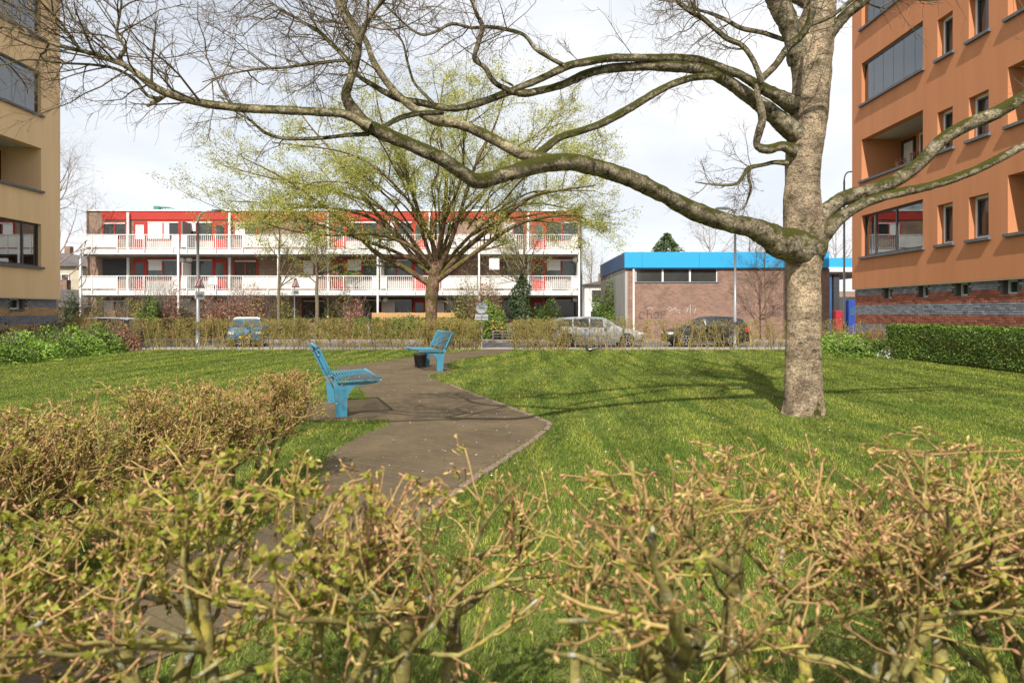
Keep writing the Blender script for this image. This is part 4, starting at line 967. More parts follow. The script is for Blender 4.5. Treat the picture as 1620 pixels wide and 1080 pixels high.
# bed in front of the tan building
for (px, py, Y, rx, h, m, lab) in [
    (8, 0, 18.9, 1.0, .85, 'leaf_shrub', 'leafy green shrub at the very left edge of the lawn'),
    (52, 0, 20.2, 1.0, .88, 'leaf_bright', 'bright green shrub, second in the bed by the tan building'),
    (88, 0, 21.6, 1.0, .92, 'leaf_shrub', 'mid-green rounded shrub in the middle of the left bed'),
    (128, 0, 22.8, 1.0, .95, 'leaf_bright', 'bright green shrub in the left bed below the parked car roof'),
    (160, 0, 24.1, .95, .98, 'leaf_shrub', 'green shrub ending the left bed where the bare hedge begins')]:
    shrub(lab, (px - CX) * Y / FPX, Y, 0, rx, .8, h, M[m], 3400, .09, 14)
shrub('dark shrub against the brick base of the tan building', -16.6, 21.6, 0, 1.1, .9, 1.15, M['leaf_dark'], 2200, .10, 12)
shrub('dark evergreen shrub under the corner of the tan building', -17.0, 25.0, 0, 1.0, .9, 1.1, M['leaf_dark'], 2200, .10, 12)
shrub('pale pink feathery shrub behind the green shrubs of the left bed', -15.6, 24.8, 0, .55, .5, 1.2, M['leaf_red'], 500, .06, 60, 'hedge_twig')
shrub('grey-green shrub beside the feathery pink one in the left bed', -16.3, 25.2, 0, .5, .5, 1.3, M['leaf_olive'], 900, .07, 20)
shrub('dark purplish shrub beside the bonnet of the half-hidden car', -14.3, 25.3, 0, .7, .5, 1.05, M['leaf_red'], 1100, .08, 20)
# bed in front of the orange building
for (px, Y, rx, h, m, lab, fl) in [
    (1318, 24.0, .9, .85, 'leaf_bright', 'bright green shrub just right of the big trunk', None),
    (1352, 23.2, .9, .80, 'leaf_bright', 'bright green shrub in the right bed with white flowers', ('petal_w', 14, .07)),
    (1388, 22.4, .75, .66, 'leaf_shrub', 'low green shrub with pale flowers next to the clipped hedge', ('petal_w', 24, .07)),
    (1350, 21.6, .6, .5, 'leaf_shrub', 'low dark green shrub edging the right-hand lawn', ('petal_w', 6, .06))]:
    shrub(lab, (px - CX) * Y / FPX, Y, 0, rx, .6, h, M[m], 3000, .085, 14, fl=fl)
shrub('straw-coloured tuft between the flowering shrubs and clipped hedge', 12.25, 22.9, 0, .5, .4, .85, M['leaf_brown'], 160, .07, 70, 'hedge_twig')
shrub('white flowering clump at the foot of the clipped hedge end', 11.55, 21.0, 0, .28, .2, .38, M['leaf_shrub'], 300, .05, 6, fl=('petal_w', 30, .06))
# clipped evergreen hedge along the orange building
rng = np.random.default_rng(60); eh = thing('clipped_hedge', 'clipped evergreen hedge along the orange building', 'hedge', (12.2, 14, 0))
n = 52000; Yh0, Yh1 = -3.0, 7.35; c = np.stack([rng.uniform(-.55, .55, n), rng.uniform(Yh0, Yh1, n), rng.uniform(.06, 1.0, n)], -1)
sd_ = rng.integers(0, 3, n); dp_ = rng.exponential(.06, n).clip(0, .3)
c[:, 0] = np.where(sd_ == 0, -.55 + dp_, c[:, 0]); c[:, 2] = np.where(sd_ == 1, 1.03 - dp_, c[:, 2]); k_ = (sd_ == 2) & (rng.uniform(0, 1, n) < .2); c[:, 1] = np.where(k_, Yh1 - dp_, c[:, 1])
c += (fbm(c, 2.2, 2) * .05)[:, None] * np.array([1, .3, .7]); 
nn_ = np.where((sd_ == 1)[:, None], np.array([[0, 0, 1.]]), np.array([[-1., 0, .2]]))
v, f = leaves(c, rng.uniform(.035, .075, n), nn_, rng, .55); npmesh('foliage', v, f, M['leaf_priv'], eh)
g = Geo(); S_ = np.stack([rng.uniform(-.3, .3, 160), rng.uniform(Yh0, Yh1 - .1, 160), np.zeros(160)], -1); p = grow(S_, np.array([[0, 0, 1.]]) + rng.normal(0, .2, (160, 3)), np.full(160, .9), 5, .12, .02, rng); g.tubes(p, taper(np.full(160, .014), 5), 5); g.build('stems', M['bark3'], eh, kind='stuff')

# ------------------------------------------------------------------ gardens across the road
rngg = np.random.default_rng(70)
def fx(px, Y): return (px - CX) * Y / FPX
gl = [(112, 43.0, 1.1, 2.0, 'leaf_dark', 'dark evergreen shrub with pale flecks by the left end of the flats', 1400), (150, 43.5, 1.0, 1.7, 'leaf_olive', 'olive bush beneath the first balcony of the flats', 1100),
      (185, 43.0, 1.1, 1.5, 'leaf_brown', 'brown twiggy bush left of the dark ground-floor window', 700), (215, 43.4, 1.1, 1.75, 'leaf_olive', 'yellowish olive bush below the ground-floor window', 1200),
      (245, 42.8, 1.0, 2.2, 'leaf_shrub', 'green bush with upright shoots beside the second balcony post', 1300), (272, 43.2, .9, 2.3, 'leaf_red', 'reddish-brown tall shrub at the second balcony post', 800),
      (335, 42.6, 1.3, 1.75, 'leaf_red', 'reddish twiggy shrub right of the left street lamp', 900), (372, 43.0, 1.3, 2.2, 'leaf_red', 'russet shrub above the white-roofed car', 1000),
      (408, 42.8, 1.2, 2.1, 'leaf_brown', 'tan twiggy shrub left of the first young tree', 900), (455, 43.4, 1.1, 1.8, 'leaf_olive', 'olive bush behind the warning sign post', 1000),
      (538, 43.6, 1.3, 2.0, 'leaf_olive', 'loose olive shrub right of the second young tree', 900), (562, 42.6, .9, 1.5, 'leaf_red', 'dark red shrub left of the pale wooden fence', 900),
      (738, 43.6, 1.2, 3.1, 'leaf_olive', 'tall loose olive shrub at the right end of the wooden fence', 1000), (772, 43.2, 1.2, 3.4, 'leaf_brown', 'tall orange-brown shrub behind the round sign', 1000), 
      (782, 42.2, 1.1, 2.1, 'leaf_bright', 'fresh green bush beside the ivy-clad trunk', 1500), (762, 41.4, .9, 1.1, 'leaf_shrub', 'low green bush beneath the round sign', 1200),
      (858, 43.8, 1.3, 1.7, 'leaf_shrub', 'rounded mid-green bush under the last balcony', 2200), (955, 44.5, 1.15, 2.5, 'leaf_shrub', 'big rounded green bush at the concrete wall of the hall', 3200),
      (640, 42.2, 1.6, 1.0, 'leaf_dark', 'dark green bush in front of the wooden fence', 1800), (300, 43.6, .9, 1.3, 'leaf_dark', 'dark bush behind the left street lamp', 800)]
for (px, Y, rx, h, m, lab, n) in gl:
    shrub(lab, fx(px, Y), Y, -.2, rx, .9, h * (1.5 if h < 2.6 else 1.15) if px < 700 or px > 930 else h * 1.15, M[m], int(n * 3.2), .14, 36, 'twig_far' if m in ('leaf_red', 'leaf_brown') else 'bark3', .45)
shrub('yellow flowering shrub left of the pedestrian gap in the hedge', fx(788, 41.2), 41.2, -.2, .7, .5, 1.3, M['leaf_olive'], 600, .10, 16, fl=('petal_y', 46, .10))
shrub('small yellow flowering plant in front of the ivy-clad trunk', fx(817, 40.6), 40.6, -.2, .5, .4, 1.25, M['leaf_shrub'], 300, .10, 10, fl=('petal_y', 30, .10))

def hedge_far(label, x0, x1, Y, h, dens, leafn, wd=.45, seed=1, z0=-.0, leafm_='farhedge_leaf', lsz=.042, name='hedge', dense_px=None):
    rng = np.random.default_rng(seed); t = thing(name, label, 'hedge', (x0, Y, z0)); Ln = x1 - x0
    n = int(Ln * dens); S_ = np.stack([((np.arange(n) + rng.uniform(-.5, 1.5, n)) / n * Ln).clip(.03, Ln - .03), rng.normal(0, wd * .25, n), np.zeros(n)], -1)
    if dense_px is not None:
        e = np.arange(0, n, 5); S_[e, 0] = rng.uniform(dense_px[0], dense_px[1], len(e))
    p = grow(S_, np.array([[0, 0, 1.]]) + rng.normal(0, .14, (n, 3)), rng.uniform(.82, 1.0, n) * h, 6, .09, .03, rng); r = taper(rng.uniform(.008, .016, n), 6, .4)
    g = Geo(); g.tubes(p, r, 4)
    g.build('stems', M['farhedge_twig'], t, kind='stuff')
    s2, d2, r2 = kids(p, r, 8, .0, 1, 25, 70, (.45, .65), rng); p2 = grow(s2, d2, rng.uniform(.12, .34, len(s2)), 4, .22, .1, rng)
    p2[..., 2] = np.minimum(p2[..., 2], h + rng.normal(0, .02, p2.shape[:2])); p2[..., 0] = p2[..., 0].clip(0, Ln); r2 = taper(np.clip(r2, .004, .008), 4, .6)
    s3, d3, r3 = kids(p2, r2, 2, .3, 1, 25, 65, (.5, .8), rng); p3 = grow(s3, d3, rng.uniform(.05, .16, len(s3)), 3, .2, .08, rng); p3[..., 2] = np.minimum(p3[..., 2], h + rng.normal(0, .02, p3.shape[:2]))
    g = Geo(); g.tubes(p2, r2, 3); g.tubes(p3, taper(np.clip(r3, .003, .006), 3, .6), 3); g.build('twigs', M['farhedge_twig'], t, kind='stuff')
    tp = np.concatenate([p2[:, 1:].reshape(-1, 3), p3.reshape(-1, 3)]); w_ = (tp[:, 2] / h).clip(.3, 1) ** .2; c = tp[rng.choice(len(tp), leafn, p=w_ / w_.sum())] + rng.normal(0, .035, (leafn, 3)); c[:, 2] = np.minimum(c[:, 2], h + .03)
    v, f = leaves(c, rng.uniform(lsz * .6, lsz * 1.3, leafn), None, rng, .6); npmesh('foliage', v, f, M[leafm_], t)
    return t
hedge_far('thin bare hedge along the far lawn edge, left of the gap', -16.9, -1.15, 25.95, 1.14, 18, 34000, .45, 81, -.01, dense_px=(13.6, 15.75))
hedge_far('thin bare hedge along the far lawn edge, right of the gap', 0.0, 13.2, 25.95, 1.13, 16, 17000, .45, 82, -.01, dense_px=(0, 2.1))
hedge_far('dense olive hedge across the road in front of the flats gardens', -25.2, -9.5, 39.6, 1.2, 18, 15000, .7, 83, -.14, 'leaf_olive', .085)
hedge_far('dense green hedge across the road in front of the wooden fence', -9.3, -3.2, 39.7, 1.22, 18, 8500, .7, 84, -.14, 'leaf_shrub', .085)
hedge_far('low pale hedge behind the silver estate car', .4, 6.6, 39.6, 1.25, 16, 4200, .6, 85, -.14, 'leaf_olive', .07)

# ------------------------------------------------------------------ foreground hedges
def hedge_near(label, line, spacing, height, width, leafy, seed, name='hedge', nbr=(5, 9), ntw=6, ntl=3, sr=(.015, .026), ztn=.03, up2=.10, jx=.5, tb=.3, brr_=(.006, .014), twr=(.0032, .0062), tlr=(.0022, .0036), tt=.15, clipk=.18, hs=(.6, .84), low=0, thin=None):
    rng = np.random.default_rng(seed); line = np.array(line, float); t = thing(name, label, 'hedge', (line[0, 0], line[0, 1], 0)); org = np.array([line[0, 0], line[0, 1], 0])
    seg = np.diff(line, axis=0); sl_ = np.linalg.norm(seg, axis=1); cum = np.concatenate([[0], np.cumsum(sl_)])
    brp, brr = [], []; s = spacing * .4
    def at(s): 
        i = min(np.searchsorted(cum, s, 'right') - 1, len(seg) - 1); f = (s - cum[i]) / sl_[i]; return line[i] + seg[i] * f, seg[i] / sl_[i]
    AX = []
    while s < cum[-1]:
        p, ax = at(s); nrm = np.array([-ax[1], ax[0]]); p = p + nrm * rng.uniform(-.5, .5) * width * jx
        base = np.array([[p[0], p[1], 0.0]]) - org; hh = height * rng.uniform(*hs); r0 = rng.uniform(*sr)
        nst = rng.integers(1, 3); g = Geo()
        for q in range(nst):
            st = grow(base + rng.normal(0, .02, (1, 3)) * [1, 1, 0], np.array([[rng.normal(0, .16), rng.normal(0, .12), 1.]]), np.array([hh]), 12, .12, .06, rng); rad = (r0 * (1 if q == 0 else .75) * np.linspace(1.15, .7, 12) * (1 + rng.normal(0, .09, 12)))[None]
            rad[0, -1] *= 1.35; rad[0, -2] *= 1.25
            v, f = tubes(st, rad, 10); v = v + fbm(v, 60, 2)[:, None] * .0016; g.add(v, f)
            k = rng.integers(*nbr)
            if thin and thin[0] < p[0] < thin[1]: k = max(2, int(k * .5))
            S_, D_, R_ = kids(st, rad, k, tb, 1, 35, 85, (.36, .6), rng); D_[:, 2] = np.abs(D_[:, 2]) * .8 + .05
            D_[:, :2] += ax * rng.choice([-1, 1], k)[:, None] * .35
            bp = grow(S_, D_, rng.uniform(.18, .46, k), 8, .17, up2, rng); br = taper(np.clip(R_, *brr_), 8, .5) * (1 + rng.normal(0, .08, (k, 8))); brp.append(bp); brr.append(br)
            if low:
                S_, D_, R_ = kids(st, rad, low, .25, .8, 45, 85, (.4, .6), rng); D_[:, 2] = np.abs(D_[:, 2]) * .5; D_[:, :2] += ax * rng.choice([-1, 1], low)[:, None] * .6
                lp = grow(S_, D_, rng.uniform(.18, .4, low), 8, .16, .05, rng); g.add(*tubes(lp, taper(np.clip(R_, .006, .011), 8, .5), 6))
        g.build('stem', M['hedge_stem'], t, True)
        s += spacing * rng.uniform(.7, 1.3)
    def clip(pp):
        zt = height + .03 * fbm(pp * [1, 1, 0], 3.1, 2) + rng.normal(0, ztn, pp.shape[:1])[:, None]
        ov = pp[..., 2] - zt; pp[..., 2] = np.where(ov > 0, zt + ov * clipk, pp[..., 2]); return pp
    P1, R1 = clip(np.concatenate(brp)), np.concatenate(brr)
    nb = len(P1); half = int(nb * .8)
    g = Geo(); g.tubes(P1[:half], R1[:half], 7); g.build('branches', M['hedge_stem'], t)
    g = Geo(); g.tubes(P1[half:], R1[half:], 7)
    S2, D2, R2 = kids(P1, R1, ntw, tt, 1, 30, 80, (.42, .62), rng); p2 = clip(grow(S2, D2, rng.uniform(.06, .28, len(S2)), 6, .13, up2, rng)); r2 = taper(np.clip(R2, *twr), 6, .65); g.tubes(p2[:, ::2] if False else p2, r2, 4)
    S3, D3, R3 = kids(p2, r2, ntl, .2, 1, 30, 75, (.5, .75), rng); p3 = clip(grow(S3, D3, rng.uniform(.02, .1, len(S3)), 4, .15, .12, rng)); r3 = taper(np.clip(R3, *tlr), 4, .8); g.tubes(p3[:, [0, 1, 3]], r3[:, [0, 1, 3]], 3)
    g.build('twigs', M['hedge_twig'], t, kind='stuff')
    # buds at the ends and along the twiglets
    te, td = p3[:, -1], unit(p3[:, -1] - p3[:, -2]); hb = slice(None) if low else slice(None, None, 3); c = np.concatenate([te, p3[hb, 2], p2[:, 5]]); dd = np.concatenate([td, td[hb], unit(p2[:, 5] - p2[:, 4])]) + rng.normal(0, .45, (len(c), 3))
    n = len(c); ln = rng.uniform(.009, .022, n); c = c + unit(dd) * ln[:, None] * .4
    pts = c[:, None] + unit(dd)[:, None] * (np.array([-.5, 0, .5])[None, :, None] * ln[:, None, None]); rd = ln[:, None] * np.array([.10, .25, .03])[None]
    g = Geo(); g.tubes(pts, rd, 3); g.build('buds', M['hedge_bud'], t, kind='stuff')
    # young leaves
    tp = p3.reshape(-1, 3); wx = tp + org; pr_ = leafy(wx); pick = rng.uniform(0, 1, len(tp)) < pr_; c = tp[pick]; k = 6
    c = np.repeat(c, k, 0); d = unit(rng.normal(0, 1, c.shape) + [0, 0, .3]); sz = rng.uniform(.010, .025, len(c)); c = c + d * sz[:, None] * .55
    v, f = leaves(c, sz, None, rng, .75, .4, dirs=d); npmesh('young_leaves', v, f, M['hedge_leaf'], t, kind='stuff')
    return t
hedge_near('bare clipped hedge across the foreground with lichened stems and new leaves', [(-2.3, 1.78), (-.8, 1.78), (.4, 1.8), (2.4, 1.84)], .17, 1.0, .42,
           lambda w_: np.where(w_[:, 0] < -.35, .32, np.where(w_[:, 2] < .8, .10, .06)), 91, tb=.74, hs=(.64, .8), low=2, thin=(-.5, .42), nbr=(6, 9), ntw=6, ntl=3, tt=.35, clipk=.06, ztn=.02, up2=.07, sr=(.018, .03), brr_=(.0075, .0155), twr=(.0030, .0056), tlr=(.0021, .0033))
hedge_near('brown twiggy hedge left of the path, behind the foreground hedge', [(-2.9, 2.55), (-2.45, 3.3), (-2.2, 4.3), (-1.94, 5.5)], .17, .90, .46,
           lambda w_: .10 + 0 * w_[:, 0], 92, nbr=(8, 12), ntw=6, ntl=4, sr=(.012, .02), tb=.5, tt=.3, up2=.12, clipk=.1)
# ------------------------------------------------------------------ benches
M['bench'] = mk('bench_blue', (.045, .195, .285), (.055, .23, .33), 5, .42, .1, 60, spec=.45, c3=(.10, .21, .27), s3=9)
M['pot'] = mk('pot_black', (.035, .033, .032), (.05, .047, .045), 5, .6, .1, 60)
def bench(label, loc, rz):
    t = thing('bench', label, 'bench', loc, rz)         # local x = length, +y = facing
    Lb = 1.62
    for x in (.06, Lb - .06):
        # steel side plate: foot, curved web, cantilevered seat arm
        arc = [(.13 + .16 * (1 - math.cos(a)), .20 + .21 * math.sin(a)) for a in np.linspace(.0, math.pi / 2, 7)]
        poly = [(-.01, 0), (.13, 0), (.13, .12)] + arc + [(.50, .435), (.545, .455), (.545, .478), (.02, .45), (-.07, .47), (-.045, .40)]
        mb = MB(); mb.prism(poly, x - .028, x + .028, 0); mb.build('leg', M['bench'], t)
        mb = MB(); mb.prism([(-.07, .44), (.0, .44), (-.235, .90), (-.285, .89)], x - .026, x + .026, 0); mb.build('back_support', M['bench'], t)
        mb = MB()
        for (y, z) in ((.06, .43), (.47, .452), (-.10, .56), (-.24, .83)): mb.cyl((x - .04, y, z), (x + .04, y, z), .014, k=8)
        mb.build('bolt', M['galv'], t)
    for k in range(13):
        y = .01 + k * .044; mb = MB(); mb.cyl((0, y, .487 + .012 * k / 12), (Lb, y, .487 + .012 * k / 12), .0088, k=6); mb.build('seat_bar', M['bench'], t, True)
    mb = MB(); mb.cyl((0, .565, .495), (Lb, .565, .495), .022, k=8); mb.build('seat_edge', M['bench'], t, True)
    for x in (0, Lb):
        mb = MB(); mb.box(x - .012, x + .012, -.01, .56, .472, .484); mb.build('seat_rim', M['bench'], t)
        mb = MB(); mb.path([(x, -.07, .55), (x, -.225, .895)], .016, 6); mb.build('back_rim', M['bench'], t)
    for k in range(12):
        f = k / 11; y, z = -.065 - .165 * f, .56 + .335 * f; mb = MB(); mb.cyl((0, y, z), (Lb, y, z), .0115, k=6); mb.build('back_bar', M['bench'], t, True)
    mb = MB(); mb.cyl((0, -.245, .912), (Lb, -.245, .912), .024, k=8); mb.build('back_edge', M['bench'], t, True)
    return t
# bench axis runs away from the camera and to the left; both benches face each other across the path
AX_ = math.atan2(.94, -.33)
def place_bench(label, near, face_right):
    # local +y must be the facing direction
    L_ = np.array([-.33, .944]); Fd = np.array([.944, .33])
    if face_right: # x axis = -length direction so that x cross y is up
        rz = math.atan2(-L_[1], -L_[0]); org = np.array(near) + L_ * 1.56
    else:
        rz = math.atan2(L_[1], L_[0]); org = np.array(near) - L_ * .06
    return bench(label, (org[0], org[1], .004), rz)
place_bench('blue metal bench close to the brown hedge, its back to the left lawn', (-2.34, 9.13), True)
place_bench('blue metal bench farther along the path beside the black pot', (-1.66, 16.25), False)
pt = thing('flower_pot', 'empty black plastic pot standing beside the farther blue bench', 'pot', (-2.33, 17.35, .004))
b = MB(); b.lathe([(.125, 0), (.13, .005), (.165, .29), (.18, .30), (.182, .36), (.17, .362), (.16, .33), (.12, .05)], k=24); b.build('body', M['pot'], pt, True)
b = MB(); b.cyl((0, 0, .05), (0, 0, .27), .11, .15, 16); b.build('soil', M['earth'], pt)

# ------------------------------------------------------------------ street lamps and signs
def street_lamp(label, x, Y, z0, ztop, arm, r=.06, rz=0):
    t = thing('street_lamp', label, 'street lamp', (x, Y, z0), rz); h = ztop - z0
    b = MB(); b.cyl((0, 0, 0), (0, 0, 1.1), r * 1.25, r * 1.2, 12); b.cyl((0, 0, 1.1), (0, 0, h - .45), r, r * .75, 12); b.build('pole', M['galv'], t, True)
    b = MB(); pts = [(0, 0, h - .46)] + [(arm * .5 * (1 - math.cos(a)), 0, h - .45 + .45 * math.sin(a)) for a in np.linspace(0, math.pi / 2, 7)] + [(arm, 0, h + .02)]
    b.path(pts, r * .62, 8); b.build('arm', M['galv'], t, True)
    b = MB(); s_ = 1 if arm > 0 else -1; b.prism([(arm, h - .02), (arm + s_ * .5, h - .0), (arm + s_ * .45, h + .07), (arm + s_ * .1, h + .09), (arm, h + .06)], -.09, .09); b.build('lantern', M['sill'], t)
    b = MB(); b.box(r * 1.1, r * 1.3, -.05, .05, .4, .75); b.build('service_door', M['galv'], t)
    return t
street_lamp('grey street lamp behind the left hedge carrying a warning triangle', fx(313, 27.6), 27.6, -.09, 1.4 + 159 * 27.6 / FPX, .62, .065)
street_lamp('grey street lamp in front of the dark car at the hall', fx(1163, 27.8), 27.8, -.09, 1.4 + 163 * 27.8 / FPX, -.32, .058)
street_lamp('tall street lamp beside the corner of the orange building', fx(1335.5, 34), 38.0 * 0 + 34, -.26, 1.4 + 222 * 34 / FPX, .5, .06)
M['sign_red'] = mk('sign_red', (.45, .03, .03), None, 4, .5); M['sign_white'] = mk('sign_white', (.72, .72, .70), None, 4, .5); M['sign_back'] = mk('sign_back', (.36, .38, .39), (.42, .44, .45), 3, .45, metal=.2)
def tri_sign(label, x, Y, z, post, rz, sc=.62):
    t = thing('warning_sign', label, 'sign', (x, Y, -.1 if post else z - .55), rz); z0 = z - (-.1 if post else z - .55)
    def tri(s, dy0, dy1, name, m):
        b = MB(); hgt = s * .866; b.prism([(-s / 2, z0 - hgt / 3), (s / 2, z0 - hgt / 3), (0, z0 + hgt * 2 / 3)], dy0, dy1); b.build(name, M[m], t)
    tri(sc * 1.15, -.10, -.085, 'red_border', 'sign_red'); tri(sc * .78, -.112, -.102, 'white_field', 'sign_white')
    b = MB(); b.box(-.02, .02, -.118, -.113, z0 - .05, z0 + .14); b.box(-.09, .09, -.118, -.113, z0 - .09, z0 - .055); b.build('pictogram', M['dark_frame'], t)
    b = MB(); b.box(-.26, .26, -.10, -.085, z0 - .62, z0 - .30); b.build('sub_plate', M['sign_white'], t)
    b = MB(); b.box(-.18, .18, -.105, -.101, z0 - .52, z0 - .48); b.box(-.14, .14, -.105, -.101, z0 - .44, z0 - .41); b.build('plate_print', M['dark_frame'], t)
    b = MB()
    for zz in (z0 - .46, z0 + .05): b.box(-.05, .05, -.084, -.055 if not post else -.03, zz - .03, zz + .03)
    b.build('bracket', M['galv'], t)
    if post: b = MB(); b.cyl((0, 0, 0), (0, 0, z0 + .35), .028, k=10); b.build('post', M['galv'], t, True)
tri_sign('red-bordered warning triangle fixed to the left street lamp', fx(313, 27.6), 27.6, 2.55, False, math.radians(74), .5)
tri_sign('red-bordered warning triangle on its own white post between two young trees', fx(466, 40.0), 40.0, 3.05, True, math.radians(66), .6)
t = thing('round_sign', 'grey back of a round sign above two square plates by the hedge gap', 'sign', (fx(762, 28.2), 28.2, -.09))
b = MB(); b.cyl((0, 0, 0), (0, 0, 2.05), .028, k=10); b.build('post', M['galv'], t, True)
b = MB(); b.cyl((0, -.055, 1.68), (0, -.04, 1.68), .24, k=28); b.build('disc', M['sign_back'], t)
for s_ in (-1, 1):
    b = MB(); b.box(.01 if s_ > 0 else -.27, .27 if s_ > 0 else -.01, -.055, -.04, 1.18, 1.40); b.build('plate', M['sign_back'], t)
b = MB(); b.box(-.2, .2, -.075, -.056, 1.66, 1.70); b.box(-.25, .25, -.075, -.056, 1.27, 1.31); b.box(-.02, .02, -.04, -.02, 1.2, 1.9); b.build('rail', M['galv'], t)

# ------------------------------------------------------------------ wooden fence and pallets
fn = thing('wooden_fence', 'pale new wooden fence in front of the ground-floor windows', 'fence', (fx(585, 43), 43.6, -.2)); nP_ = 40; Wf = fx(735, 43) - fx(585, 43)
pm = None
for i in range(nP_):
    if pm is None: b = MB(); b.bevbox(0, Wf / nP_ - .008, 0, .02, 0, 1.58, .004); o = b.build('plank', M['wood'], fn); pm = o.data
    else: o = link('plank', pm, None, fn)
    o.location = (i * Wf / nP_, RNG.uniform(-.004, .004), RNG.uniform(-.012, .012))
for zz in (.3, 1.3): b = MB(); b.box(0, Wf, .024, .06, zz, zz + .09); b.build('fence_rail', M['wood'], fn)
ps = thing('pallet_stack', 'grey wooden pallets stacked at the far end of the path', 'pallet', (fx(795, 40.5), 40.3, -.14))
for k in range(3):
    for i in range(5): b = MB(); b.box(-.6, .6, -.4 + i * .18, -.28 + i * .18, k * .16 + .10, k * .16 + .135); b.build('slat', M['wood_grey'], ps)
    for x in (-.55, 0, .55): b = MB(); b.box(x - .05, x + .05, -.4, .42, k * .16 + .004, k * .16 + .098); b.build('block', M['wood_grey'], ps)

# ------------------------------------------------------------------ cars
M['silver'] = mk('silver_paint', (.46, .47, .48), (.42, .43, .44), 2, .28, spec=.6, metal=.35); M['black_paint'] = mk('black_paint', (.022, .022, .026), None, 2, .2, spec=.6)
M['teal'] = mk('teal_paint', (.02, .13, .22), (.02, .11, .19), 2, .25, spec=.6); M['tyre'] = mk('tyre', (.025, .025, .025), None, 8, .85); M['alloy'] = mk('alloy', (.5, .5, .51), None, 3, .35, metal=.6)
M['red_lamp'] = mk('red_lamp', (.45, .02, .02), None, 3, .2, spec=.6); M['lamp'] = mk('head_lamp', (.7, .72, .72), None, 3, .12, spec=.7); M['plate'] = mk('number_plate', (.72, .45, .02), None, 3, .5)
M['chrome'] = mk('chrome', (.6, .6, .62), None, 3, .15, metal=.9); M['carglass'] = mk('car_glass', (.045, .055, .06), None, 2, .04, spec=.9)
def car(name, label, loc, rz, prof, W, paint, roofm=None, rails=False):
    """prof: rows x, z_bottom, z_belt, z_roof, half-width factor, roof half-width factor (x grows to the front)"""
    t = thing(name, label, 'car', loc, rz); pr = np.array(prof, float); hw = W / 2
    rings = []
    for x, zb, zl, zr, f, rf in pr:
        w_ = hw * f; wr = hw * rf; full = zr - zl > .06
        half = [(0, zb), (w_ * .86, zb), (w_ * .97, zb + .1), (w_, zb + .6 * (zl - zb) * .6), (w_ * .985, zb + (zl - zb) * .72), (w_ * .95, zl)]
        half += [(wr, zr - .05), (wr * .86, zr - .008), (0, zr)] if full else [(w_ * .86, zl + .012), (w_ * .6, zr - .002), (0, zr)]
        ring = [(x, y, z) for y, z in half] + [(x, -y, z) for y, z in half[-2:0:-1]]; rings.append(ring)
    k = len(rings[0]); vs = [p for r in rings for p in r]; fs = [tuple(range(k))[::-1], tuple((len(rings) - 1) * k + i for i in range(k))]
    for j in range(len(rings) - 1):
        for i in range(k): fs.append((j * k + i, j * k + (i + 1) % k, (j + 1) * k + (i + 1) % k, (j + 1) * k + i))
    mb = MB(); mb.add(vs, fs); bd = mb.build('body', M[paint], t, True)
    me = bd.data
    try: me.set_sharp_from_angle(angle=math.radians(38))
    except Exception: pass
    # glazing from the greenhouse rows
    gi = [i for i in range(len(pr)) if pr[i, 3] - pr[i, 2] > .06]
    def sidept(x, u, s_, off=.006):
        zl = np.interp(x, pr[:, 0], pr[:, 2]); zr = np.interp(x, pr[:, 0], pr[:, 3]); yl = hw * .95 * np.interp(x, pr[:, 0], pr[:, 4]); yr = hw * np.interp(x, pr[:, 0], pr[:, 5])
        return (x, s_ * (yl + (yr - yl) * u + off), zl + (zr - .05 - zl) * u)
    xs0, xs1 = pr[gi[0], 0] + .12, pr[gi[-1], 0] - .1; cuts = np.linspace(xs0, xs1, 4)
    for s_ in (1, -1):
        for a, c in zip(cuts[:-1], cuts[1:]):
            mb = MB(); n_ = 6; xx = np.linspace(a + .03, c - .03, n_); lo = [sidept(x, .06, s_) for x in xx]; hi = [sidept(x, .9, s_) for x in xx]
            for i in range(n_ - 1): mb.quad(lo[i], lo[i + 1], hi[i + 1], hi[i])
            mb.build('side_window', M['carglass'], t)
        for x in cuts[1:3]: mb = MB(); mb.box(x - .28, x - .12, s_ * hw * .985 - .012, s_ * hw * .985 + .02, pr[gi[0], 2] - .13, pr[gi[0], 2] - .1); mb.build('door_handle', M['chrome'], t)
        for x in cuts[1:3]:
            mb = MB(); mb.box(x - .006, x + .006, s_ * hw * .98 - .01, s_ * hw * .992, pr[:, 1].min() + .12, pr[gi[0], 2] - .02); mb.build('door_gap', M['tyre'], t)
        mb = MB(); mb.box(pr[0, 0] + 1.1, pr[-1, 0] - 1.15, s_ * hw * .97 - .02, s_ * hw * .97 + .025, pr[:, 1].min() + .03, pr[:, 1].min() + .09); mb.build('sill_trim', M['chrome'], t)
        mx_ = xs1 - .05; mb = MB(); mb.bevbox(mx_ - .08, mx_ + .06, min(s_ * hw * .98, s_ * (hw + .16)), max(s_ * hw * .98, s_ * (hw + .16)), pr[gi[-1], 2] - .02, pr[gi[-1], 2] + .11, .02); mb.build('mirror', M[paint], t)
    for nm, ia, ib in (('windscreen', gi[-1], gi[-1] + 1), ('rear_window', gi[0], gi[0] - 1)):
        if 0 <= ib < len(pr):
            A, B = pr[ia], pr[ib]; d = .012 if ia < ib else -.012
            za, zb_ = A[3] - .04, B[3]; mb = MB(); ya, yb = hw * A[5] * .86, hw * B[4] * .8
            mb.quad((A[0] + d, -ya, za + .012), (A[0] + d, ya, za + .012), (B[0] + d, yb, zb_ + .03), (B[0] + d, -yb, zb_ + .03)); mb.build(nm, M['carglass'], t)
    x_r, x_f = pr[0, 0], pr[-1, 0]
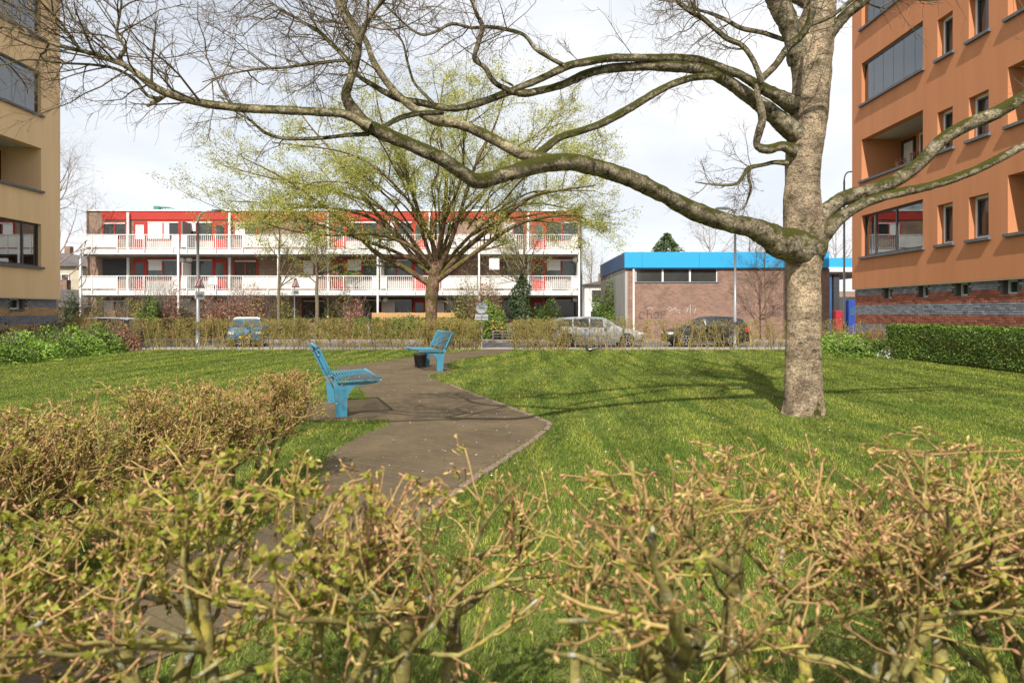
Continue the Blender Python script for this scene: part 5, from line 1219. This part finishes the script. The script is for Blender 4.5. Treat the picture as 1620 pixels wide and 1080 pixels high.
    for xw in (x_r + .82, x_f - .82):
        for s_ in (1, -1):
            mb = MB(); mb.cyl((xw, s_ * (hw - .12), .31), (xw, s_ * (hw + .004), .31), .365, k=24); mb.build('wheel_arch', M['tyre'], t)
            mb = MB(); mb.lathe([(.2, -.1), (.31, -.1), (.325, -.06), (.325, .06), (.31, .1), (.2, .1)], k=24)
            wh = mb.build('wheel', M['tyre'], t, True); wh.rotation_euler = (math.pi / 2, 0, 0); wh.location = (xw, s_ * (hw - .075), .33)
            mb = MB(); mb.cyl((0, 0, -.06), (0, 0, .06), .07, k=10)
            for q in range(7): 
                a = q * 2 * math.pi / 7; mb.cyl((.05 * math.cos(a), .05 * math.sin(a), -s_ * .085), (.215 * math.cos(a), .215 * math.sin(a), -s_ * .095), .026, .032, 6)
            for q in range(20):
                a, a2 = q * math.pi / 10, (q + 1) * math.pi / 10; mb.cyl((.215 * math.cos(a), .215 * math.sin(a), -s_ * .095), (.215 * math.cos(a2), .215 * math.sin(a2), -s_ * .095), .016, k=6)
            mb.build('rim', M['alloy'], wh)
    zl_r = pr[1, 2]; zl_f = pr[-2, 2]
    for s_ in (1, -1):
        mb = MB(); mb.bevbox(x_r - .012, x_r + .22, min(s_ * hw * .62, s_ * hw * .955), max(s_ * hw * .62, s_ * hw * .955), zl_r - .24, zl_r - .02, .02); mb.build('rear_light', M['red_lamp'], t)
        mb = MB(); mb.bevbox(x_f - .3, x_f + .0, min(s_ * hw * .55, s_ * hw * .9), max(s_ * hw * .55, s_ * hw * .9), zl_f - .16, zl_f - .02, .03); mb.build('headlight', M['lamp'], t)
    for x, d in ((x_r, -1), (x_f, 1)):
        mb = MB(); mb.box(min(x, x + d * .02), max(x, x + d * .02), -.26, .26, .44, .55); mb.build('number_plate', M['plate'], t)
        mb = MB(); mb.bevbox(min(x - d * .1, x + d * .04), max(x - d * .1, x + d * .04), -hw * .8, hw * .8, .24, .40, .03); mb.build('bumper', M['tyre'] if roofm else M[paint], t)
    if roofm:
        mb = MB(); n_ = len(gi)
        vs = []; 
        for i in gi: vs += [(pr[i, 0], -hw * pr[i, 5] * .98, pr[i, 3] - .03), (pr[i, 0], -hw * pr[i, 5] * .8, pr[i, 3] + .012), (pr[i, 0], hw * pr[i, 5] * .8, pr[i, 3] + .012), (pr[i, 0], hw * pr[i, 5] * .98, pr[i, 3] - .03)]
        mb.add(vs, [(j * 4 + i, j * 4 + i + 1, j * 4 + i + 5, j * 4 + i + 4) for j in range(n_ - 1) for i in range(3)]); mb.build('roof', M[roofm], t, True)
    if rails:
        for s_ in (1, -1):
            a, c = pr[gi[0]], pr[gi[-1]]; mb = MB(); mb.path([(a[0] + .1, s_ * hw * a[5] * .92, a[3] - .03), (a[0] + .3, s_ * hw * a[5] * .9, a[3] + .05), (c[0] - .3, s_ * hw * c[5] * .9, c[3] + .05), (c[0] - .1, s_ * hw * c[5] * .9, c[3] - .03)], .018, 6); mb.build('roof_rail', M['chrome'], t, True)
    return t
EST = [(-2.25, .30, .80, .82, .86, .5), (-2.2, .26, .92, .95, .93, .6), (-2.08, .24, .95, 1.16, .96, .62), (-1.85, .22, .95, 1.38, .98, .66), (-1.2, .2, .94, 1.44, 1, .7), (-.4, .2, .92, 1.46, 1, .72), (.25, .2, .91, 1.43, 1, .71), (.55, .2, .90, 1.33, 1, .68), (1.15, .2, .90, .94, .99, .6), (1.7, .21, .84, .86, .96, .55), (2.1, .24, .72, .75, .88, .5), (2.25, .30, .58, .6, .76, .5)]
HAT = [(-1.95, .30, .80, .84, .86, .5), (-1.9, .26, .95, 1.0, .93, .6), (-1.72, .22, .97, 1.34, .97, .66), (-1.2, .2, .96, 1.46, 1, .7), (-.4, .2, .94, 1.49, 1, .72), (.1, .2, .93, 1.44, 1, .71), (.35, .2, .92, 1.34, 1, .68), (.95, .2, .92, .97, .99, .6), (1.45, .21, .86, .89, .96, .55), (1.8, .24, .74, .77, .88, .5), (1.95, .30, .58, .6, .76, .5)]
MIN = [(-1.85, .30, .82, .86, .86, .5), (-1.8, .26, .93, .98, .93, .6), (-1.68, .22, .95, 1.32, .97, .70), (-1.2, .2, .94, 1.39, 1, .73), (-.2, .2, .93, 1.41, 1, .74), (.3, .2, .92, 1.38, 1, .74), (.45, .2, .92, 1.34, 1, .72), (.8, .2, .92, .96, .99, .6), (1.4, .21, .88, .92, .96, .55), (1.75, .24, .76, .8, .9, .5), (1.85, .30, .58, .6, .8, .5)]
YC = 33.4
car('parked_car', 'silver estate car parked beyond the right-hand hedge', (fx(945, YC - .9), YC, -.26), 0, EST, 1.8, 'silver', None, True)
car('parked_car', 'black hatchback parked in front of the brick hall', (fx(1122, YC - .9), YC, -.26), math.pi, HAT, 1.76, 'black_paint')
car('parked_car', 'teal small car with white roof parked beyond the left hedge', (fx(377, YC - .5), YC + .6, -.26), math.radians(-72), MIN, 1.68, 'teal', 'white')
car('parked_car', 'car with pale roof half hidden behind the left shrub bed', (fx(140, YC - .9), YC, -.26), math.radians(180), MIN, 1.7, 'black_paint', 'white')
bk = thing('bicycle', 'dark bicycle leaning beside the teal car', 'bicycle', (fx(403, 31.4), 31.4, -.26), math.radians(35))
for x in (-.52, .52):
    b = MB(); a = np.linspace(0, 2 * math.pi, 25); b.path([(x + .33 * math.cos(q), 0, .34 + .33 * math.sin(q)) for q in a], .018, 6); wh = b.build('wheel', M['tyre'], bk, True)
    b = MB()
    for q in range(8): b.cyl((x, 0, .34), (x + .32 * math.cos(q * .785), 0, .34 + .32 * math.sin(q * .785)), .004, k=4)
    b.build('spokes', M['alloy'], wh)
b = MB(); b.path([(-.52, 0, .34), (-.12, 0, .32), (.38, 0, .82), (.52, 0, .34)], .018, 6); b.path([(-.12, 0, .32), (-.22, 0, .9)], .018, 6); b.path([(-.22, 0, .85), (.38, 0, .82), (.35, 0, 1.0)], .016, 6); b.path([(-.52, 0, .34), (-.2, 0, .8)], .012, 6); b.build('frame', M['black_paint'], bk, True)
b = MB(); b.bevbox(-.36, -.1, -.07, .07, .9, .96, .02); b.build('saddle', M['tyre'], bk)
b = MB(); b.path([(.25, -.28, 1.02), (.36, -.1, 1.04), (.36, .1, 1.04), (.25, .28, 1.02)], .014, 6); b.build('handlebar', M['chrome'], bk, True)

# ------------------------------------------------------------------ magpie on the lawn
mg = thing('magpie', 'black and white magpie walking on the lawn near the far hedge', 'bird', tuple(G(931, 560)), math.radians(170))
M['mag_b'] = mk('magpie_black', (.015, .016, .022), None, 9, .4); M['mag_w'] = mk('magpie_white', (.75, .75, .74), None, 9, .7)
def ell(c, r, rot=0, k=12, m=8):
    vs = []; fs = []
    for j in range(m + 1):
        th = math.pi * j / m
        for i in range(k):
            ph = 2 * math.pi * i / k; p = (r[0] * math.cos(th), r[1] * math.sin(th) * math.cos(ph), r[2] * math.sin(th) * math.sin(ph))
            vs.append((c[0] + p[0] * math.cos(rot) - p[2] * math.sin(rot), c[1] + p[1], c[2] + p[0] * math.sin(rot) + p[2] * math.cos(rot)))
    for j in range(m):
        for i in range(k): fs.append((j * k + i, j * k + (i + 1) % k, (j + 1) * k + (i + 1) % k, (j + 1) * k + i))
    return vs, fs
g = Geo(); sk = np.array([(.19, 0, .235, .004), (.155, 0, .245, .014), (.13, 0, .25, .032), (.10, 0, .245, .037), (.075, 0, .215, .034), (.04, 0, .18, .052), (-.02, 0, .155, .06), (-.08, 0, .14, .05), (-.13, 0, .14, .028), (-.25, 0, .17, .018), (-.4, 0, .21, .014), (-.43, 0, .218, .004)]); q = resample(sk, 40); g.tubes(q[None, :, :3], q[None, :, 3], 12); g.build('body', M['mag_b'], mg)
for s_ in (1, -1):
    b = MB(); b.add(*ell((-.05, s_ * .045, .165), (.07, .02, .018), -.15)); b.build('wing_patch', M['mag_w'], mg, True)
    b = MB(); b.path([(-.02, s_ * .02, .12), (-.04, s_ * .022, .06), (-.02, s_ * .024, .005), (.02, s_ * .026, .002)], .005, 5); b.build('leg', M['mag_b'], mg)
b = MB(); b.add(*ell((.005, 0, .14), (.05, .045, .028), .3)); b.build('belly', M['mag_w'], mg, True)

# ------------------------------------------------------------------ balcony plants and furniture
def potted(label, loc, h, r, m, n=500, leafsize=.07, potm='pot'):
    t = thing('potted_plant', label, 'plant', loc); rng = np.random.default_rng(int(abs(loc[0]) * 100 + abs(loc[2]) * 10))
    b = MB(); b.lathe([(.10, 0), (.15, .24), (.165, .24), (.165, .28), (.12, .27)], k=14); b.build('pot', M[potm], t, True)
    c = unit(rng.normal(0, 1, (n, 3))) * rng.uniform(.3, 1, (n, 1)) ** .5 * [r, r, h / 2] + [0, 0, .28 + h / 2]; v, f = leaves(c, leafsize, None, rng); npmesh('foliage', v, f, m, t)
    b = MB(); b.cyl((0, 0, .2), (0, 0, .28 + h * .6), .015, .008, 6); b.build('stem', M['bark3'], t)
M['terracotta'] = mk('terracotta', (.35, .12, .07), None, 5, .8)
potted('small conifer in a pot behind the third-floor glazing of the tan building', (-18.62, 25.6, 8.42), .95, .42, M['leaf_dark'], 900)
potted('reddish plant beside the conifer on the third-floor loggia of the tan building', (-18.65, 24.7, 8.3), .8, .3, M['leaf_brown'], 500)
potted('leafy plant on the third-floor loggia, near the edge of the picture', (-18.65, 23.8, 8.3), .8, .3, M['leaf_olive'], 500)
potted('tall plant behind the first-floor glazing of the tan building', (-18.9, 24.9, 2.3), 1.7, .45, M['leaf_olive'], 600)
potted('pale flowering plant behind the first-floor glazing of the tan building', (-18.8, 23.9, 2.3), 1.4, .4, M['petal_w'], 350)
potted('red flower pot with bare plant on the open loggia of the orange building', (13.75, 24.1, 6.15), .45, .2, M['leaf_red'], 160, potm='terracotta')
potted('small red potted plant on the open loggia, nearer the narrow windows', (13.75, 23.3, 6.15), .5, .2, M['leaf_red'], 160, potm='terracotta')
potted('yellow flowering box plant behind the lower loggia glass', (13.8, 23.9, 3.25), .22, .3, M['petal_y'], 120, .05, 'offwhite')
potted('orange flowering plant at the far corner of the lower loggia', (13.75, 25.6, 3.25), .22, .25, M['petal_y'], 90, .05, 'terracotta')
for px, z0, m, lab in ((548, 2.93, 'leaf_shrub', 'green balcony plant hanging over the middle flats railing'), (562, 2.93, 'leaf_olive', 'leafy balcony plant next to the middle balcony post'), (528, 2.93, 'leaf_brown', 'brownish balcony plant at the left of the planted balcony')):
    potted(lab, (XB(px), YB + .35, z0), 1.1, .5, M[m], 500, .1, 'terracotta')
ch = thing('balcony_chair', 'white chair on the second-level balcony right of the left lamp', 'chair', (XB(327), YB + .7, 2.93))
b = MB(); b.bevbox(-.3, .3, -.28, .28, .38, .44, .015); b.build('seat', M['white'], ch)
b = MB(); b.bevbox(-.3, .3, .24, .28, .44, .95, .01); b.build('backrest', M['white'], ch)
for x in (-.27, .27):
    for y in (-.25, .25): b = MB(); b.box(x - .02, x + .02, y - .02, y + .02, 0, .38); b.build('leg', M['white'], ch)
tb = thing('balcony_table', 'white table on the last balcony of the flats', 'table', (XB(885), YB + .6, 2.93))
b = MB(); b.bevbox(-.6, .6, -.35, .35, .68, .73, .01); b.build('table_top', M['white'], tb)
for x in (-.52, .52):
    for y in (-.28, .28): b = MB(); b.box(x - .025, x + .025, y - .025, y + .025, 0, .68); b.build('leg', M['white'], tb)
tw_ = MB(); n_ = 8; vs = []
for i in range(n_ + 1):
    for j in range(n_ + 1): vs.append((-.35 + .7 * i / n_, .03 * math.sin(i * 1.7) + .01 * j, .9 - .75 * j / n_ + (.0 if j else .03)))
tw_.add(vs, [(i * (n_ + 1) + j, i * (n_ + 1) + j + 1, (i + 1) * (n_ + 1) + j + 1, (i + 1) * (n_ + 1) + j) for i in range(n_) for j in range(n_)])
o = tw_.build('white_towel', M['white'], None, True); o.location = (XB(782), YB - .14, 4.2); tag(o, 'white cloth hanging out above the white balcony panel', 'cloth')
M['sign_red2'] = M['sign_red']

# ------------------------------------------------------------------ grass, fallen petals, leaves
RG = np.random.default_rng(77)
def grass():
    N = 1050000
    # equal density in picture rows: sample depth with pdf ~ Y * density(Y)
    Yg = np.linspace(1.9, LAWN_END, 400); dens = np.interp(Yg, [1.9, 4, 7, 10, 15, 20, LAWN_END], [5200, 5600, 3900, 2200, 1050, 640, 460]); wdt = 1.62 * Yg + 1.2; pdf = dens * wdt; tot = np.trapezoid(pdf, Yg) if hasattr(np, 'trapezoid') else np.trapz(pdf, Yg)
    N = int(min(N, tot)); cdf = np.cumsum(pdf); cdf /= cdf[-1]; Y = np.interp(RG.uniform(0, 1, N), cdf, Yg); X = RG.uniform(-.5, .5, N) * (1.62 * Y + 1.2)
    jt = .05 * fbm(np.stack([X, Y, 0 * X], -1), 3.0, 2); xy = np.stack([X + jt + RG.normal(0, .03, N), Y + jt + RG.normal(0, .03, N)], -1)
    ok = ~inpoly(xy, PATH) & (X > -13.4 - .0 * Y) & (X < 11.9)
    # thinner, trampled grass close to the path edge
    X, Y = X[ok], Y[ok]; N = len(X)
    patch = fbm(np.stack([X, Y, 0 * X], -1), .8, 3)
    stripe = np.sin((X * .97 - Y * .22) * 2 * math.pi / 1.1)
    h = RG.uniform(.012, .038, N) * (1 + .22 * patch) * np.interp(Y, [2, 8, 26], [1.0, 1.0, 1.25]); wd = np.interp(Y, [2, 6, 12, 26], [.0042, .0055, .0085, .018]) * RG.uniform(.7, 1.3, N)
    a = RG.uniform(0, 6.28, N); ln = RG.uniform(.2, 1.4, N) * h
    base = np.stack([X, Y, 0 * X - .004], -1); sd = np.stack([np.cos(a), np.sin(a), 0 * a], -1) * wd[:, None] / 2
    lean = np.stack([-np.sin(a), np.cos(a), 0 * a], -1) * (ln * RG.choice([-1, 1], N))[:, None] + np.stack([stripe * .25, .95 * np.sign(stripe), 0 * a], -1) * (h * .5)[:, None]
    tip = base + lean + np.stack([0 * a, 0 * a, h], -1)
    v = np.stack([base - sd, base + sd, tip], 1).reshape(-1, 3); f = np.arange(3 * N).reshape(-1, 3)
    return v, f
t = NT('grass_blade'); g_ = t.n('NewGeometry'); vv = t.coord()
c0 = t.ramp(g_.outputs['Random Per Island'], [(0, (.045, .085, .012)), (.35, (.135, .195, .022)), (.72, (.26, .31, .04)), (.93, (.40, .40, .085)), (1, (.52, .44, .2))])
c1 = t.mix(1.0, c0, t.ramp(t.noise(vv, 1.1, 8, .72), [(.32, (.5, .68, .5)), (.5, (.95, 1, .9)), (.7, (1.35, 1.16, 1.2))]), 'MULTIPLY')
mpg = t.n('Mapping'); mpg.inputs['Rotation'].default_value = (0, 0, .24); mpg.inputs['Scale'].default_value = (3.0, .13, 1); t.l(vv, mpg.inputs['Vector'])
c1 = t.mix(1.0, c1, t.ramp(t.noise(mpg.outputs[0], 1.0, 5, .6), [(.38, (.46, .60, .46)), (.50, (.88, .92, .84)), (.64, (1.28, 1.14, 1.15))]), 'MULTIPLY')
p_ = t.pr(c1, .6, .2); tr_ = t.n('BsdfTranslucent'); t.l(c1, tr_.inputs['Color']); m_ = t.n('MixShader', Fac=.3); t.l(p_.outputs[0], m_.inputs[1]); t.l(tr_.outputs[0], m_.inputs[2]); M['grass'] = t.done(m_)
v, f = grass(); go = npmesh('grass', v, f, M['grass']); tag(go, 'short mown green grass of the lawn', 'grass', kind='stuff')
# white petals and specks scattered on the path, daisies in the lawn
n = 520; yy = RG.uniform(3.2, 21, n); xx = RG.uniform(-4.2, .5, n); ok = inpoly(np.stack([xx, yy], -1), PATH); c = np.stack([xx, yy, 0 * xx + .010], -1)[ok]
v, f = leaves(c, RG.uniform(.008, .03, len(c)), np.array([[0, 0, 3.]]) + np.zeros((len(c), 3)), RG, .8, .1, dirs=RG.normal(0, 1, (len(c), 3)) * [1, 1, .08]); tag(npmesh('fallen_petals', v, f, M['petal_w']), 'small white petals scattered over the path', 'petals', kind='stuff')
n = 260; yy = RG.uniform(5, 24, n); xx = RG.uniform(-.7, .7, n) * yy; ok = ~inpoly(np.stack([xx, yy], -1), PATH) & (xx > -13) & (xx < 11.5); c = np.stack([xx, yy, 0 * xx + .035], -1)[ok]
v, f = leaves(c, RG.uniform(.012, .028, len(c)), np.array([[0, 0, 3.]]) + np.zeros((len(c), 3)), RG, .9, .1, dirs=RG.normal(0, 1, (len(c), 3)) * [1, 1, .1]); tag(npmesh('daisies', v, f, M['petal_w']), 'tiny white daisies dotted over the lawn', 'flowers', kind='stuff')
M['dead_leaf'] = leafm('dead_leaf', (.30, .19, .10), (.42, .29, .16), .2)
n = 150; yy = RG.uniform(2.4, 12, n); xx = RG.uniform(-.6, .7, n) * yy; c = np.stack([xx, yy, 0 * xx + .03], -1); c[:3] = [G(1115, 629) + [0, 0, .04], G(1122, 655) + [0, 0, .04], G(1092, 629) + [0, 0, .04]]
v, f = leaves(c, RG.uniform(.025, .055, n), np.array([[0, 0, 2.]]) + np.zeros((n, 3)), RG, .6, .5, dirs=RG.normal(0, 1, (n, 3)) * [1, 1, .2]); tag(npmesh('fallen_leaves', v, f, M['dead_leaf']), 'dry brown leaves lying about the lawn', 'leaves', kind='stuff')
